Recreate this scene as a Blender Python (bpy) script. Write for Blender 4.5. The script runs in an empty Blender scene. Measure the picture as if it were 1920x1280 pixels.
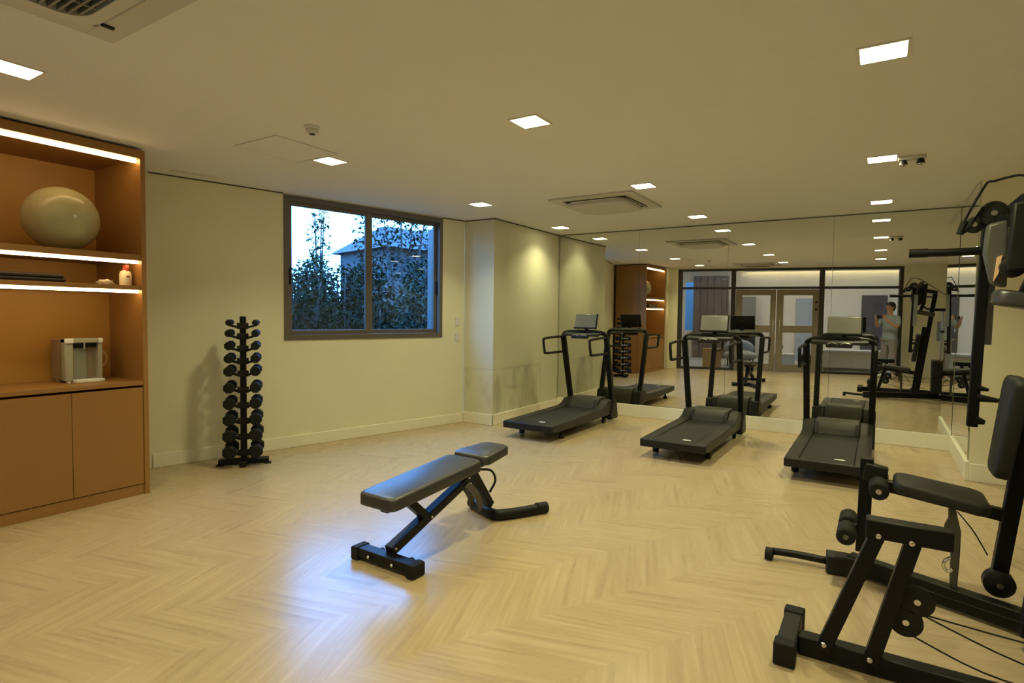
import bpy, bmesh, math, random
from mathutils import Vector, Matrix, Euler
random.seed(11)
S = bpy.context.scene
COL = S.collection
R_ = math.radians

# ------------------------------------------------------------------ camera
CAM = Vector((0, 0, 1.45))
cd = bpy.data.cameras.new('camera'); cam = bpy.data.objects.new('camera', cd); COL.objects.link(cam)
RC = Matrix(((0.84367, -0.03460, 0.53575), (0.53672, 0.03111, -0.84319), (0.01251, 0.99892, 0.04482)))
RC = RC.to_quaternion().to_matrix()
cam.matrix_world = Matrix.Translation(CAM) @ RC.to_4x4()
cd.sensor_fit = 'HORIZONTAL'; cd.sensor_width = 36; cd.lens = 36 * 1084 / 1920
cd.clip_start = 0.02; cd.clip_end = 200
S.camera = cam

# ------------------------------------------------------------------ world and exposure
S.view_settings.view_transform = 'Standard'; S.view_settings.look = 'None'
S.view_settings.exposure = 0.0; S.view_settings.gamma = 1.0
W = bpy.data.worlds.new('daylight'); S.world = W; W.use_nodes = True
wt = W.node_tree; bg = wt.nodes['Background']
tc = wt.nodes.new('ShaderNodeTexCoord'); sp = wt.nodes.new('ShaderNodeSeparateXYZ'); rp = wt.nodes.new('ShaderNodeValToRGB')
wt.links.new(tc.outputs['Generated'], sp.inputs[0]); wt.links.new(sp.outputs['Z'], rp.inputs[0]); wt.links.new(rp.outputs[0], bg.inputs[0])
rp.color_ramp.elements[0].position = 0.0; rp.color_ramp.elements[0].color = (0.004, 0.008, 0.012, 1)
e_ = rp.color_ramp.elements.new(0.03); e_.color = (0.13, 0.43, 1, 1)
rp.color_ramp.elements[2].position = 0.5; rp.color_ramp.elements[2].color = (0.10, 0.36, 1, 1)
bg.inputs[1].default_value = 14.0
S.cycles.use_denoising = True
S.cycles.max_bounces = 10; S.cycles.diffuse_bounces = 5; S.cycles.glossy_bounces = 6; S.cycles.transparent_max_bounces = 16
S.cycles.sample_clamp_indirect = 6.0
LAMP_W = 12.7
LAMP_COL = (1.0, 0.945, 0.50)
D = 8.05            # mirror wall
H = 2.709           # ceiling
LAMP_X = (-3.88, -1.96, -0.03)
LAMP_Y = (1.2, 3.27, 5.40, 7.35)

def area(name, loc, size, w, col, rot=(0, 0, 0), sizey=None, spread=180):
    l = bpy.data.lights.new(name, 'AREA'); l.energy = w; l.color = col; l.size = size
    if sizey: l.shape = 'RECTANGLE'; l.size_y = sizey
    l.spread = R_(spread)
    o = bpy.data.objects.new(name, l); COL.objects.link(o); o.location = loc; o.rotation_euler = rot
    return o
for x in LAMP_X:
    for y in LAMP_Y:
        k = 1.0
        if x < -3: k = {1.2: 0.62, 3.27: 1.0, 5.40: 0.72, 7.35: 0.55}[y]
        area('downlight_glow', (x, y, H - 0.012), 0.16, LAMP_W * k, LAMP_COL, spread=118)

pt = area('window_portal', (-5.16, 4.86, 1.925), 2.0, 1, (1, 1, 1), sizey=1.5)
pt.data.cycles.is_portal = True
pt.rotation_euler = Vector((0.96998, -0.24318, 0)).to_track_quat('-Z', 'Z').to_euler()

# ------------------------------------------------------------------ materials
class NT:
    def __init__(self, name):
        self.m = bpy.data.materials.new(name); self.m.use_nodes = True
        self.t = self.m.node_tree; self.b = self.t.nodes['Principled BSDF']
    def n(self, kind, **kw):
        x = self.t.nodes.new(kind)
        for k, v in kw.items(): setattr(x, k, v)
        return x
    def l(self, a, b): self.t.links.new(a, b)
    def math(self, op, a, b=None, c=None):
        x = self.n('ShaderNodeMath', operation=op)
        for i, v in enumerate((a, b, c)):
            if v is None: continue
            if isinstance(v, (int, float)): x.inputs[i].default_value = v
            else: self.l(v, x.inputs[i])
        return x.outputs[0]
    def mix(self, f, a, b):
        x = self.n('ShaderNodeMix', data_type='RGBA')
        for s, v in ((x.inputs[0], f), (x.inputs[6], a), (x.inputs[7], b)):
            if isinstance(v, (int, float)): s.default_value = v
            elif isinstance(v, tuple): s.default_value = v if len(v) == 4 else (*v, 1)
            else: self.l(v, s)
        return x.outputs[2]

def mat(name, col, rough=0.5, metal=0.0, var=0.06, scale=6.0, bump=0.0, spec=0.5, bscale=None, coat=0.0):
    q = NT(name)
    co = q.n('ShaderNodeTexCoord')
    nz = q.n('ShaderNodeTexNoise'); nz.inputs['Scale'].default_value = scale; nz.inputs['Detail'].default_value = 5
    q.l(co.outputs['Object'], nz.inputs['Vector'])
    lo = tuple(max(0, c * (1 - var)) for c in col); hi = tuple(min(1, c * (1 + var)) for c in col)
    q.l(q.mix(nz.outputs['Fac'], lo, hi), q.b.inputs['Base Color'])
    q.b.inputs['Roughness'].default_value = rough; q.b.inputs['Metallic'].default_value = metal
    q.b.inputs['Specular IOR Level'].default_value = spec
    q.b.inputs['Coat Weight'].default_value = coat
    if bump:
        n2 = q.n('ShaderNodeTexNoise'); n2.inputs['Scale'].default_value = bscale or 180
        q.l(co.outputs['Object'], n2.inputs['Vector'])
        bp = q.n('ShaderNodeBump'); bp.inputs['Strength'].default_value = bump; bp.inputs['Distance'].default_value = 0.002
        q.l(n2.outputs['Fac'], bp.inputs['Height']); q.l(bp.outputs[0], q.b.inputs['Normal'])
    return q.m

def emit(name, col, s):
    q = NT(name)
    q.b.inputs['Base Color'].default_value = (*[min(c, .8) for c in col], 1)
    q.b.inputs['Emission Color'].default_value = (*col, 1); q.b.inputs['Emission Strength'].default_value = s
    return q.m

def thin_glass(name, tint=(0.94, 0.97, 0.97), refl=0.07):
    q = NT(name)
    tr = q.n('ShaderNodeBsdfTransparent'); tr.inputs[0].default_value = (*tint, 1)
    gl = q.n('ShaderNodeBsdfGlossy'); gl.inputs['Roughness'].default_value = 0.0
    mx = q.n('ShaderNodeMixShader')
    lw = q.n('ShaderNodeLayerWeight'); lw.inputs[0].default_value = 0.35
    f = q.math('MULTIPLY_ADD', lw.outputs['Facing'], 0.10, refl * 0.6)
    q.l(f, mx.inputs[0]); q.l(tr.outputs[0], mx.inputs[1]); q.l(gl.outputs[0], mx.inputs[2])
    q.l(mx.outputs[0], q.t.nodes['Material Output'].inputs[0])
    return q.m

def floor_mat():
    q = NT('oak_chevron_floor')
    co = q.n('ShaderNodeTexCoord'); mp = q.n('ShaderNodeMapping'); mp.inputs['Rotation'].default_value[2] = R_(28)
    q.l(co.outputs['Object'], mp.inputs[0])
    s = q.n('ShaderNodeSeparateXYZ'); q.l(mp.outputs[0], s.inputs[0])
    w, h = 0.46, 0.092
    xs = q.math('DIVIDE', s.outputs['X'], w)
    col = q.math('FLOOR', xs); fx = q.math('FRACT', xs)
    par = q.math('FLOORED_MODULO', col, 2.0)
    flip = q.math('ABSOLUTE', q.math('SUBTRACT', fx, par))
    yy = q.math('MULTIPLY_ADD', flip, w * 0.9, s.outputs['Y'])
    ys = q.math('DIVIDE', yy, h); row = q.math('FLOOR', ys); fy = q.math('FRACT', ys)
    cv = q.n('ShaderNodeCombineXYZ'); q.l(col, cv.inputs[0]); q.l(row, cv.inputs[1])
    wn = q.n('ShaderNodeTexWhiteNoise'); q.l(cv.outputs[0], wn.inputs['Vector'])
    gv = q.n('ShaderNodeCombineXYZ')
    q.l(q.math('MULTIPLY', s.outputs['X'], 2.2), gv.inputs[0]); q.l(q.math('MULTIPLY', yy, 26.0), gv.inputs[1])
    q.l(q.math('MULTIPLY', wn.outputs['Value'], 17.0), gv.inputs[2])
    g = q.n('ShaderNodeTexNoise'); g.inputs['Scale'].default_value = 1.0; g.inputs['Detail'].default_value = 3.5; q.l(gv.outputs[0], g.inputs['Vector'])
    base = q.mix(wn.outputs['Value'], (0.535, 0.42, 0.262), (0.575, 0.455, 0.287))
    gr = q.math('MULTIPLY', q.math('SUBTRACT', g.outputs['Fac'], 0.08), 1.05)
    cl = q.n('ShaderNodeClamp'); q.l(gr, cl.inputs[0])
    c2 = q.mix(cl.outputs[0], base, (0.30, 0.215, 0.12))
    e = q.math('MAXIMUM', q.math('LESS_THAN', fy, 0.025), q.math('LESS_THAN', fx, 0.005))
    c3 = q.mix(q.math('MULTIPLY', e, 0.22), c2, (0.25, 0.17, 0.09))
    q.l(c3, q.b.inputs['Base Color'])
    q.l(q.math('MULTIPLY_ADD', g.outputs['Fac'], 0.12, 0.20), q.b.inputs['Roughness'])
    q.b.inputs['Specular IOR Level'].default_value = 0.62
    return q.m

def scuffed_wall_mat():
    """painted board wall: a horizontal joint at 0.74 m and grey scuffs below it"""
    q = NT('scuffed_wall_board')
    co = q.n('ShaderNodeTexCoord'); s = q.n('ShaderNodeSeparateXYZ'); q.l(co.outputs['Object'], s.inputs[0])
    nz = q.n('ShaderNodeTexNoise'); nz.inputs['Scale'].default_value = 3.1; nz.inputs['Detail'].default_value = 7
    mp = q.n('ShaderNodeMapping'); mp.inputs['Scale'].default_value = (1, 1.6, 0.7); q.l(co.outputs['Object'], mp.inputs[0]); q.l(mp.outputs[0], nz.inputs['Vector'])
    a = q.math('MULTIPLY', q.math('SUBTRACT', nz.outputs['Fac'], 0.50), 5.0)
    c = q.n('ShaderNodeClamp'); q.l(a, c.inputs[0])
    low = q.math('LESS_THAN', s.outputs['Z'], 0.735)
    near = q.math('LESS_THAN', s.outputs['Y'], 7.5)
    dirt = q.math('MULTIPLY', q.math('MULTIPLY', c.outputs[0], low), q.math('MULTIPLY', near, 0.55))
    col = q.mix(dirt, (0.66, 0.645, 0.48), (0.36, 0.35, 0.24))
    j = q.math('LESS_THAN', q.math('ABSOLUTE', q.math('SUBTRACT', s.outputs['Z'], 0.737)), 0.004)
    v1 = q.math('LESS_THAN', q.math('ABSOLUTE', q.math('SUBTRACT', s.outputs['Y'], 6.54)), 0.003)
    v2 = q.math('LESS_THAN', q.math('ABSOLUTE', q.math('SUBTRACT', s.outputs['Y'], 7.51)), 0.003)
    jj = q.math('MAXIMUM', q.math('MULTIPLY', j, near), q.math('MAXIMUM', v1, v2))
    q.l(q.mix(q.math('MULTIPLY', jj, 0.35), col, (0.3, 0.28, 0.2)), q.b.inputs['Base Color'])
    q.b.inputs['Roughness'].default_value = 0.6
    return q.m

M = {}
M['ceiling'] = mat('ceiling_paint', (0.78, 0.77, 0.76), 0.85, var=0.02)
M['wall'] = mat('wall_paint', (0.81, 0.78, 0.585), 0.75, var=0.03, scale=3, bump=0.05)
M['wallc'] = scuffed_wall_mat()
M['floor'] = floor_mat()
M['base'] = mat('baseboard_paint', (0.87, 0.84, 0.70), 0.35, var=0.03)
M['gap'] = mat('shadow_gap_metal', (0.08, 0.075, 0.065), 0.6)
M['wood'] = mat('caramel_laminate', (0.32, 0.158, 0.043), 0.45, var=0.08, scale=4)
M['woodback'] = mat('caramel_laminate_back', (0.46, 0.235, 0.05), 0.5, var=0.06, scale=3)
M['led'] = emit('led_strip_light', (1.0, 0.72, 0.34), 13.0)
M['lamp'] = emit('lamp_diffuser', (1.0, 0.86, 0.55), 14.0)
M['trimwhite'] = mat('white_plastic', (0.72, 0.71, 0.68), 0.4, var=0.02)
M['acgrey'] = mat('air_unit_plastic', (0.58, 0.56, 0.53), 0.5, var=0.02)
M['dark'] = mat('dark_void', (0.02, 0.02, 0.02), 0.8)
M['alu'] = mat('bronze_aluminium', (0.16, 0.145, 0.125), 0.4, metal=0.3)
M['alu2'] = mat('taupe_aluminium', (0.26, 0.22, 0.16), 0.45, metal=0.2)
M['glass'] = thin_glass('window_glass')
M['shopglass'] = thin_glass('shopfront_glass', (0.9, 0.92, 0.9), 0.05)
q = NT('mirror_silver'); q.b.inputs['Metallic'].default_value = 1; q.b.inputs['Base Color'].default_value = (0.80, 0.81, 0.76, 1); q.b.inputs['Roughness'].default_value = 0.0; M['mirror'] = q.m
M['mirroredge'] = mat('mirror_edge', (0.5, 0.55, 0.48), 0.2)
M['black'] = mat('black_powder_coat', (0.006, 0.006, 0.0065), 0.42, var=0.15, scale=20, spec=0.22)
M['blackplastic'] = mat('black_plastic', (0.009, 0.009, 0.009), 0.5, spec=0.35, var=0.15, scale=15)
M['rubber'] = mat('black_rubber', (0.006, 0.006, 0.006), 0.65, spec=0.3, var=0.2, scale=30, bump=0.15)
M['vinyl'] = mat('black_vinyl', (0.012, 0.012, 0.013), 0.42, var=0.1, scale=8, bump=0.05, bscale=320, spec=1.0)
M['vinylgrey'] = mat('charcoal_vinyl', (0.017, 0.0165, 0.0145), 0.55, spec=0.3, var=0.1, scale=8, bump=0.08, bscale=320)
M['foam'] = mat('black_foam', (0.009, 0.009, 0.009), 0.7, spec=0.3, bump=0.25, bscale=260)
M['belt'] = mat('running_belt', (0.013, 0.013, 0.012), 0.6, spec=0.35, var=0.2, scale=50, bump=0.2, bscale=500)
M['deckgrey'] = mat('dark_grey_plastic', (0.022, 0.021, 0.018), 0.45, spec=0.35, var=0.1)
M['hood'] = mat('hood_grey_plastic', (0.045, 0.043, 0.035), 0.45, spec=0.35, var=0.1)
M['chrome'] = mat('chrome', (0.75, 0.75, 0.72), 0.18, metal=1.0)
M['steel'] = mat('brushed_steel', (0.55, 0.55, 0.53), 0.35, metal=0.9)
M['white'] = mat('white_label', (0.75, 0.75, 0.72), 0.5)
M['screen'] = mat('grey_screen', (0.26, 0.27, 0.25), 0.15, var=0.12, scale=9)
M['ball'] = mat('sage_rubber_ball', (0.46, 0.42, 0.235), 0.26, var=0.03, spec=0.6)
M['peach'] = mat('peach_label', (0.80, 0.52, 0.32), 0.5)
M['shroud'] = mat('grey_shroud', (0.085, 0.085, 0.075), 0.4, var=0.08)
M['bluegrey'] = mat('blue_grey_shroud', (0.20, 0.215, 0.24), 0.5, var=0.05)

# ------------------------------------------------------------------ builders
def tag(o, label, cat, group=None):
    o['label'] = label; o['category'] = cat
    if group: o['group'] = group
    return o
def root(name, label, cat, loc=(0, 0, 0), rz=0.0, group=None):
    o = bpy.data.objects.new(name, None); COL.objects.link(o); o.empty_display_size = 0.1
    o.location = loc; o.rotation_euler = (0, 0, rz)
    return tag(o, label, cat, group)
def xf(parent):
    """matrix from world to the parent's space"""
    m = Matrix.Identity(4)
    chain = []
    p = parent
    while p is not None:
        chain.append(p); p = p.parent
    for p in reversed(chain):
        m = m @ (Matrix.Translation(p.location) @ p.rotation_euler.to_matrix().to_4x4())
    return m.inverted()

class MB:
    def __init__(self): self.bm = bmesh.new()
    def _add(self, verts, faces):
        vs = [self.bm.verts.new(v) for v in verts]
        for f in faces:
            try: self.bm.faces.new([vs[i] for i in f])
            except ValueError: pass
        return vs
    def box(self, c, s, rot=None, taper=None):
        v = []
        for z in (-1, 1):
            k = taper if (taper and z > 0) else 1
            for x, y in ((-1, -1), (1, -1), (1, 1), (-1, 1)):
                p = Vector((x * s[0] / 2 * k, y * s[1] / 2 * k, z * s[2] / 2))
                if rot is not None: p = rot @ p
                v.append(p + Vector(c))
        self._add(v, [(3, 2, 1, 0), (4, 5, 6, 7), (0, 1, 5, 4), (1, 2, 6, 5), (2, 3, 7, 6), (3, 0, 4, 7)])
        return self
    def b(self, x0, x1, y0, y1, z0, z1):
        return self.box(((x0 + x1) / 2, (y0 + y1) / 2, (z0 + z1) / 2), (x1 - x0, y1 - y0, z1 - z0))
    def bar(self, p0, p1, w, h, up=(0, 0, 1)):
        p0 = Vector(p0); p1 = Vector(p1); d = (p1 - p0); L = d.length; d.normalize()
        u = Vector(up); s = d.cross(u)
        if s.length < 1e-4: s = d.cross(Vector((0, 1, 0)))
        s.normalize(); u = s.cross(d)
        rot = Matrix((d, s, u)).transposed()
        return self.box((p0 + p1) / 2, (L, w, h), rot)
    def rings(self, rings, cap=True, closed=False):
        n = len(rings[0]); vs = [[self.bm.verts.new(p) for p in r] for r in rings]
        m = len(vs)
        for i in range(m if closed else m - 1):
            a = vs[i]; b = vs[(i + 1) % m]
            for k in range(n):
                try: self.bm.faces.new((a[k], a[(k + 1) % n], b[(k + 1) % n], b[k]))
                except ValueError: pass
        if cap and not closed:
            self.bm.faces.new(list(reversed(vs[0]))); self.bm.faces.new(vs[-1])
        return self
    def tube(self, pts, r, seg=10, closed=False, sub=0):
        pts = [Vector(p) for p in pts]
        if sub:
            if isinstance(r, (list, tuple)):
                r = [r[min(len(r) - 1, i // sub)] * (1 - (i % sub) / sub) + r[min(len(r) - 1, i // sub + 1)] * ((i % sub) / sub) for i in range((len(pts) - 1) * sub + 1)]
            pts = smooth_path(pts, sub, closed)
        n = len(pts); rs = []
        prev = None
        for i, p in enumerate(pts):
            a = pts[i - 1] if (i > 0 or closed) else p
            b = pts[(i + 1) % n] if (i < n - 1 or closed) else p
            t = (b - a)
            if t.length < 1e-9: t = Vector((0, 0, 1))
            t.normalize()
            if prev is None:
                prev = t.orthogonal().normalized()
            u = prev - t * prev.dot(t)
            if u.length < 1e-6: u = t.orthogonal()
            u.normalize(); prev = u; w = t.cross(u)
            rr = r[i] if isinstance(r, (list, tuple)) else r
            rs.append([p + (u * math.cos(2 * math.pi * k / seg) + w * math.sin(2 * math.pi * k / seg)) * rr for k in range(seg)])
        return self.rings(rs, cap=not closed, closed=closed)
    def cyl(self, p0, p1, r, seg=20, r2=None):
        return self.tube([p0, p1], [r, r if r2 is None else r2], seg)
    def prism(self, pts, axis, a0, a1):
        """2-D outline swept along an axis ('x','y','z')"""
        def P(u, v, a): return {'x': (a, u, v), 'y': (u, a, v), 'z': (u, v, a)}[axis]
        return self.rings([[Vector(P(u, v, a0)) for u, v in pts], [Vector(P(u, v, a1)) for u, v in pts]])
    def lathe(self, prof, c=(0, 0, 0), seg=32, axis='z'):
        rs = []
        for r, z in prof:
            ring = []
            for k in range(seg):
                a = 2 * math.pi * k / seg
                if axis == 'z': p = (r * math.cos(a), r * math.sin(a), z)
                elif axis == 'y': p = (r * math.cos(a), z, r * math.sin(a))
                else: p = (z, r * math.cos(a), r * math.sin(a))
                ring.append(Vector(p) + Vector(c))
            rs.append(ring)
        return self.rings(rs)
    def ball(self, c, r, sq=(1, 1, 1), u=24, v=16):
        m = Matrix.Translation(c) @ Matrix.Diagonal((r * sq[0], r * sq[1], r * sq[2], 1))
        bmesh.ops.create_uvsphere(self.bm, u_segments=u, v_segments=v, radius=1, matrix=m); return self
    def quad(self, a, b, c, d): self._add([a, b, c, d], [(0, 1, 2, 3)]); return self
    def build(self, name, m, parent=None, world=False, bev=0.0, seg=2, smooth=False, sub=0, recalc=True):
        if recalc: bmesh.ops.recalc_face_normals(self.bm, faces=self.bm.faces[:])
        if world and parent is not None: bmesh.ops.transform(self.bm, matrix=xf(parent), verts=self.bm.verts[:])
        me = bpy.data.meshes.new(name); self.bm.to_mesh(me); self.bm.free()
        me.materials.append(m)
        o = bpy.data.objects.new(name, me); COL.objects.link(o)
        if parent is not None: o.parent = parent
        if bev:
            k = o.modifiers.new('bevel', 'BEVEL'); k.width = bev; k.segments = seg; k.limit_method = 'ANGLE'; k.angle_limit = R_(35)
        if sub:
            k = o.modifiers.new('sub', 'SUBSURF'); k.levels = sub; k.render_levels = sub
        if smooth or bev or sub:
            me.polygons.foreach_set('use_smooth', [True] * len(me.polygons))
            if not sub and not smooth is True:
                pass
        if smooth == 'auto' or (bev and smooth is False):
            for e in me.edges: pass
            try: me.set_sharp_from_angle(angle=R_(40))
            except Exception: pass
        return o
def smooth_path(pts, n, closed=False):
    out = []; m = len(pts)
    for i in range(m if closed else m - 1):
        p0 = pts[(i - 1) % m] if (closed or i > 0) else pts[i]
        p1 = pts[i]; p2 = pts[(i + 1) % m]
        p3 = pts[(i + 2) % m] if (closed or i + 2 < m) else p2
        for k in range(n):
            t = k / n
            out.append(0.5 * ((2 * p1) + (p2 - p0) * t + (2 * p0 - 5 * p1 + 4 * p2 - p3) * t * t + (3 * p1 - p0 - 3 * p2 + p3) * t ** 3))
    if not closed: out.append(pts[-1])
    return out
def rrect(x0, x1, y0, y1, r, n=5):
    out = []
    for cx, cy, a0 in ((x1 - r, y1 - r, 0), (x0 + r, y1 - r, 90), (x0 + r, y0 + r, 180), (x1 - r, y0 + r, 270)):
        for k in range(n + 1):
            a = R_(a0 + 90 * k / n); out.append((cx + r * math.cos(a), cy + r * math.sin(a)))
    return out
def struct(o):
    o['kind'] = 'structure'; return o
def copy_tree(o, parent=None):
    c = o.copy(); COL.objects.link(c)
    if parent is not None: c.parent = parent
    for ch in list(o.children): copy_tree(ch, c)
    return c

# ------------------------------------------------------------------ room shell
AP = Vector((-5.63, 2.69)); AD = Vector((0.24318, 0.96998)); AN = Vector((0.96998, -0.24318))   # left wall line, its normal points into the room
def wa(s, n=0.0, z=0.0):
    p = AP + AD * s + AN * n; return Vector((p.x, p.y, z))
def wabox(mb, s0, s1, n0, n1, z0, z1):
    v = [wa(s, n, z) for z in (z0, z1) for s, n in ((s0, n0), (s1, n0), (s1, n1), (s0, n1))]
    mb._add(v, [(3, 2, 1, 0), (4, 5, 6, 7), (0, 1, 5, 4), (1, 2, 6, 5), (2, 3, 7, 6), (3, 0, 4, 7)]); return mb
SP = Vector((-4.87, 0.50)); SD = Vector((0.968, -0.251)); SN = Vector((-0.251, -0.968))        # shopfront line, t grows away from the room
def sf(s, t=0.0, z=0.0):
    p = SP + SD * s + SN * t; return Vector((p.x, p.y, z))
def sfbox(mb, s0, s1, t0, t1, z0, z1):
    v = [sf(s, t, z) for z in (z0, z1) for s, t in ((s0, t0), (s1, t0), (s1, t1), (s0, t1))]
    mb._add(v, [(3, 2, 1, 0), (4, 5, 6, 7), (0, 1, 5, 4), (1, 2, 6, 5), (2, 3, 7, 6), (3, 0, 4, 7)]); return mb

struct(MB().prism([(-7.2, 0.9), (2.35, -1.55), (2.35, 8.25), (-4.3, 8.25), (-4.83, 6.3)], 'z', -0.12, 0.0).build('floor', M['floor']))
struct(MB().prism([(-6.35, 0.9), (-6.35, 0.75), (2.35, -1.45), (2.35, 8.25), (-4.5, 8.25), (-4.9, 6.3)], 'z', H, H + 0.12).build('ceiling', M['ceiling']))
# left wall with the window opening (pieces around one opening, one mesh)
m = MB(); WS0, WS1, WZ0, WZ1 = 1.225, 3.295, 1.155, 2.695
wabox(m, -2.1, WS0, -0.18, 0, 0, H); wabox(m, WS1, 3.66, -0.18, 0, 0, H); wabox(m, WS0, WS1, -0.18, 0, 0, WZ0); wabox(m, WS0, WS1, -0.18, 0, WZ1, H)
struct(m.build('wall_left', M['wall']))
m = MB(); m.prism([(-4.745, 6.245), (-4.26, 6.245), (-4.26, D + 0.1), (-4.9, D + 0.1)], 'z', 0, H)
struct(m.build('wall_front_left', M['wallc']))
struct(MB().b(-4.4, 2.35, D + 0.03, D + 0.2, 0, H).build('wall_front', M['wall']))
struct(MB().b(0.73, 2.35, 6.65, D + 0.03, 0, H).build('wall_front_right', M['wall']))
struct(MB().b(2.2, 2.35, -1.6, 6.65, 0, H).build('wall_right', M['wall']))
# short return wall between cabinet and shopfront
struct(MB().prism([(-6.3, 0.62), (-4.87, 0.45), (-4.80, 0.76), (-6.2, 0.78)], 'z', 0, H).build('wall_back_left', M['wall']))
m = MB(); sfbox(m, 5.50, 7.35, -0.02, 0.22, 0, H + 0.1)
struct(m.build('wall_back_right', mat('pier_paint', (0.74, 0.74, 0.62), 0.7, var=0.02)))
# baseboards
m = MB(); wabox(m, 0.0, 3.64, 0.0, 0.014, 0, 0.125); struct(m.build('baseboard_left', M['base'], bev=0.004))
m = MB(); m.b(-4.742, -4.246, 6.231, 6.245, 0, 0.145); m.b(-4.26, -4.246, 6.231, D, 0, 0.145); struct(m.build('baseboard_front_left', M['base'], bev=0.004))
struct(MB().b(-4.246, 0.716, D - 0.02, D + 0.03, 0, 0.175).build('baseboard_front', M['base'], bev=0.004))
struct(MB().b(0.698, 0.73, 6.62, D - 0.02, 0, 0.175).build('baseboard_front_right', M['base'], bev=0.004))
struct(MB().b(0.73, 2.2, 6.62, 6.65, 0, 0.16).build('baseboard_right', M['base'], bev=0.004))
# dark shadow gaps under the ceiling
m = MB(); m.b(-4.26, -4.252, 6.237, D, H - 0.014, H); m.b(-4.74, -4.252, 6.237, 6.245, H - 0.014, H); struct(m.build('trim_1', M['gap']))
m = MB(); wabox(m, 0.0, WS0, 0, 0.006, H - 0.012, H); wabox(m, WS1, 3.65, 0, 0.006, H - 0.012, H); struct(m.build('trim_2', M['gap']))

# window: frame, two sliding sashes, panes, latches
win = root('window_1', 'dark bronze two-pane sliding window looking out on shrubs and sky', 'window', wa(2.26, -0.05, WZ0), math.atan2(AD.y, AD.x)); win['kind'] = 'structure'
def wbox(s0, s1, n0, n1, z0, z1, m=None):
    return wabox(m or MB(), s0, s1, n0, n1, z0, z1)
m = MB()
wbox(WS0, WS0 + 0.05, -0.12, 0.012, WZ0, WZ1, m); wbox(WS1 - 0.05, WS1, -0.12, 0.012, WZ0, WZ1, m)
wbox(WS0 + 0.05, WS1 - 0.05, -0.12, 0.012, WZ0, WZ0 + 0.06, m); wbox(WS0 + 0.05, WS1 - 0.05, -0.12, 0.012, WZ1 - 0.06, WZ1, m)
m.build('window_frame', M['alu'], win, True, bev=0.003)
def sash(s0, s1, n, rw=0.045):
    m = MB(); z0, z1 = WZ0 + 0.06, WZ1 - 0.06
    wbox(s0, s0 + 0.045, n, n + 0.03, z0, z1, m); wbox(s1 - rw, s1, n, n + 0.03, z0, z1, m)
    wbox(s0 + 0.045, s1 - rw, n, n + 0.03, z0, z0 + 0.05, m); wbox(s0 + 0.045, s1 - rw, n, n + 0.03, z1 - 0.045, z1, m)
    f = m.build('sash', M['alu'], win, True, bev=0.003)
    wbox(s0 + 0.045, s1 - rw, n + 0.011, n + 0.017, z0 + 0.05, z1 - 0.045).build('pane', M['glass'], f, True)
    return f
s1_ = sash(WS0 + 0.05, 2.282, -0.045, 0.088); s2_ = sash(2.235, WS1 - 0.05, -0.085)
m = MB(); wbox(1.282, 1.302, -0.015, 0.004, 1.75, 1.93, m); m.build('latch', M['blackplastic'], s1_, True, bev=0.002)
m = MB(); wbox(3.222, 3.244, -0.055, -0.036, 1.70, 1.88, m); m.build('latch', M['blackplastic'], s2_, True, bev=0.002)

# wall plates right of the window
for z, lab in ((1.358, 'white wall switch right of the window, the upper of two'), (1.15, 'white wall socket right of the window, the lower of two')):
    t = root('wall_plate', lab, 'switch', wa(3.545, 0.0, z - 0.05), math.atan2(AD.y, AD.x))
    wabox(MB(), 3.508, 3.582, 0, 0.010, z - 0.055, z + 0.055).build('plate', M['trimwhite'], t, True, bev=0.003)
    wabox(MB(), 3.527, 3.563, 0.008, 0.016, z - 0.03, z + 0.03).build('rocker', M['white'], t, True, bev=0.002)

# ------------------------------------------------------------------ mirrors
def mirror_panel(x0, x1, label):
    t = root('mirror_panel', label, 'mirror', ((x0 + x1) / 2, D, 0.178), 0, 'wall mirror panels')
    t.rotation_euler = (R_(0.27), 0, 0)
    w = (x1 - x0) / 2 - 0.0015; h = H - 0.178 - 0.016
    MB().b(-w, w, 0.0, 0.005, 0, h).build('mirror_glass', M['mirror'], t)
    MB().b(-w, w, 0.0055, 0.012, 0.004, h - 0.004).build('mirror_backing', M['mirroredge'], t)
xs = [-4.244, -2.957, -1.73, -0.508, 0.7145]
nm = ['frameless wall mirror panel behind the first treadmill, against the scuffed wall', 'frameless wall mirror panel behind the middle treadmill, reflecting the glazed double door',
      'frameless wall mirror panel behind the third treadmill', 'frameless wall mirror panel in the corner beyond the multi gym, reflecting the photographer']
for i in range(4): mirror_panel(xs[i], xs[i + 1], nm[i])
t = root('mirror_panel', 'narrow frameless mirror on the short side wall at the corner', 'mirror', (0.7225, 7.345, 0.178), 0, 'wall mirror panels')
MB().b(-0.006, 0.0, -0.675, 0.685, 0, H - 0.19).build('mirror_glass', M['mirror'], t)
MB().b(0.0005, 0.007, -0.67, 0.68, 0.004, H - 0.195).build('mirror_backing', M['mirroredge'], t)

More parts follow.
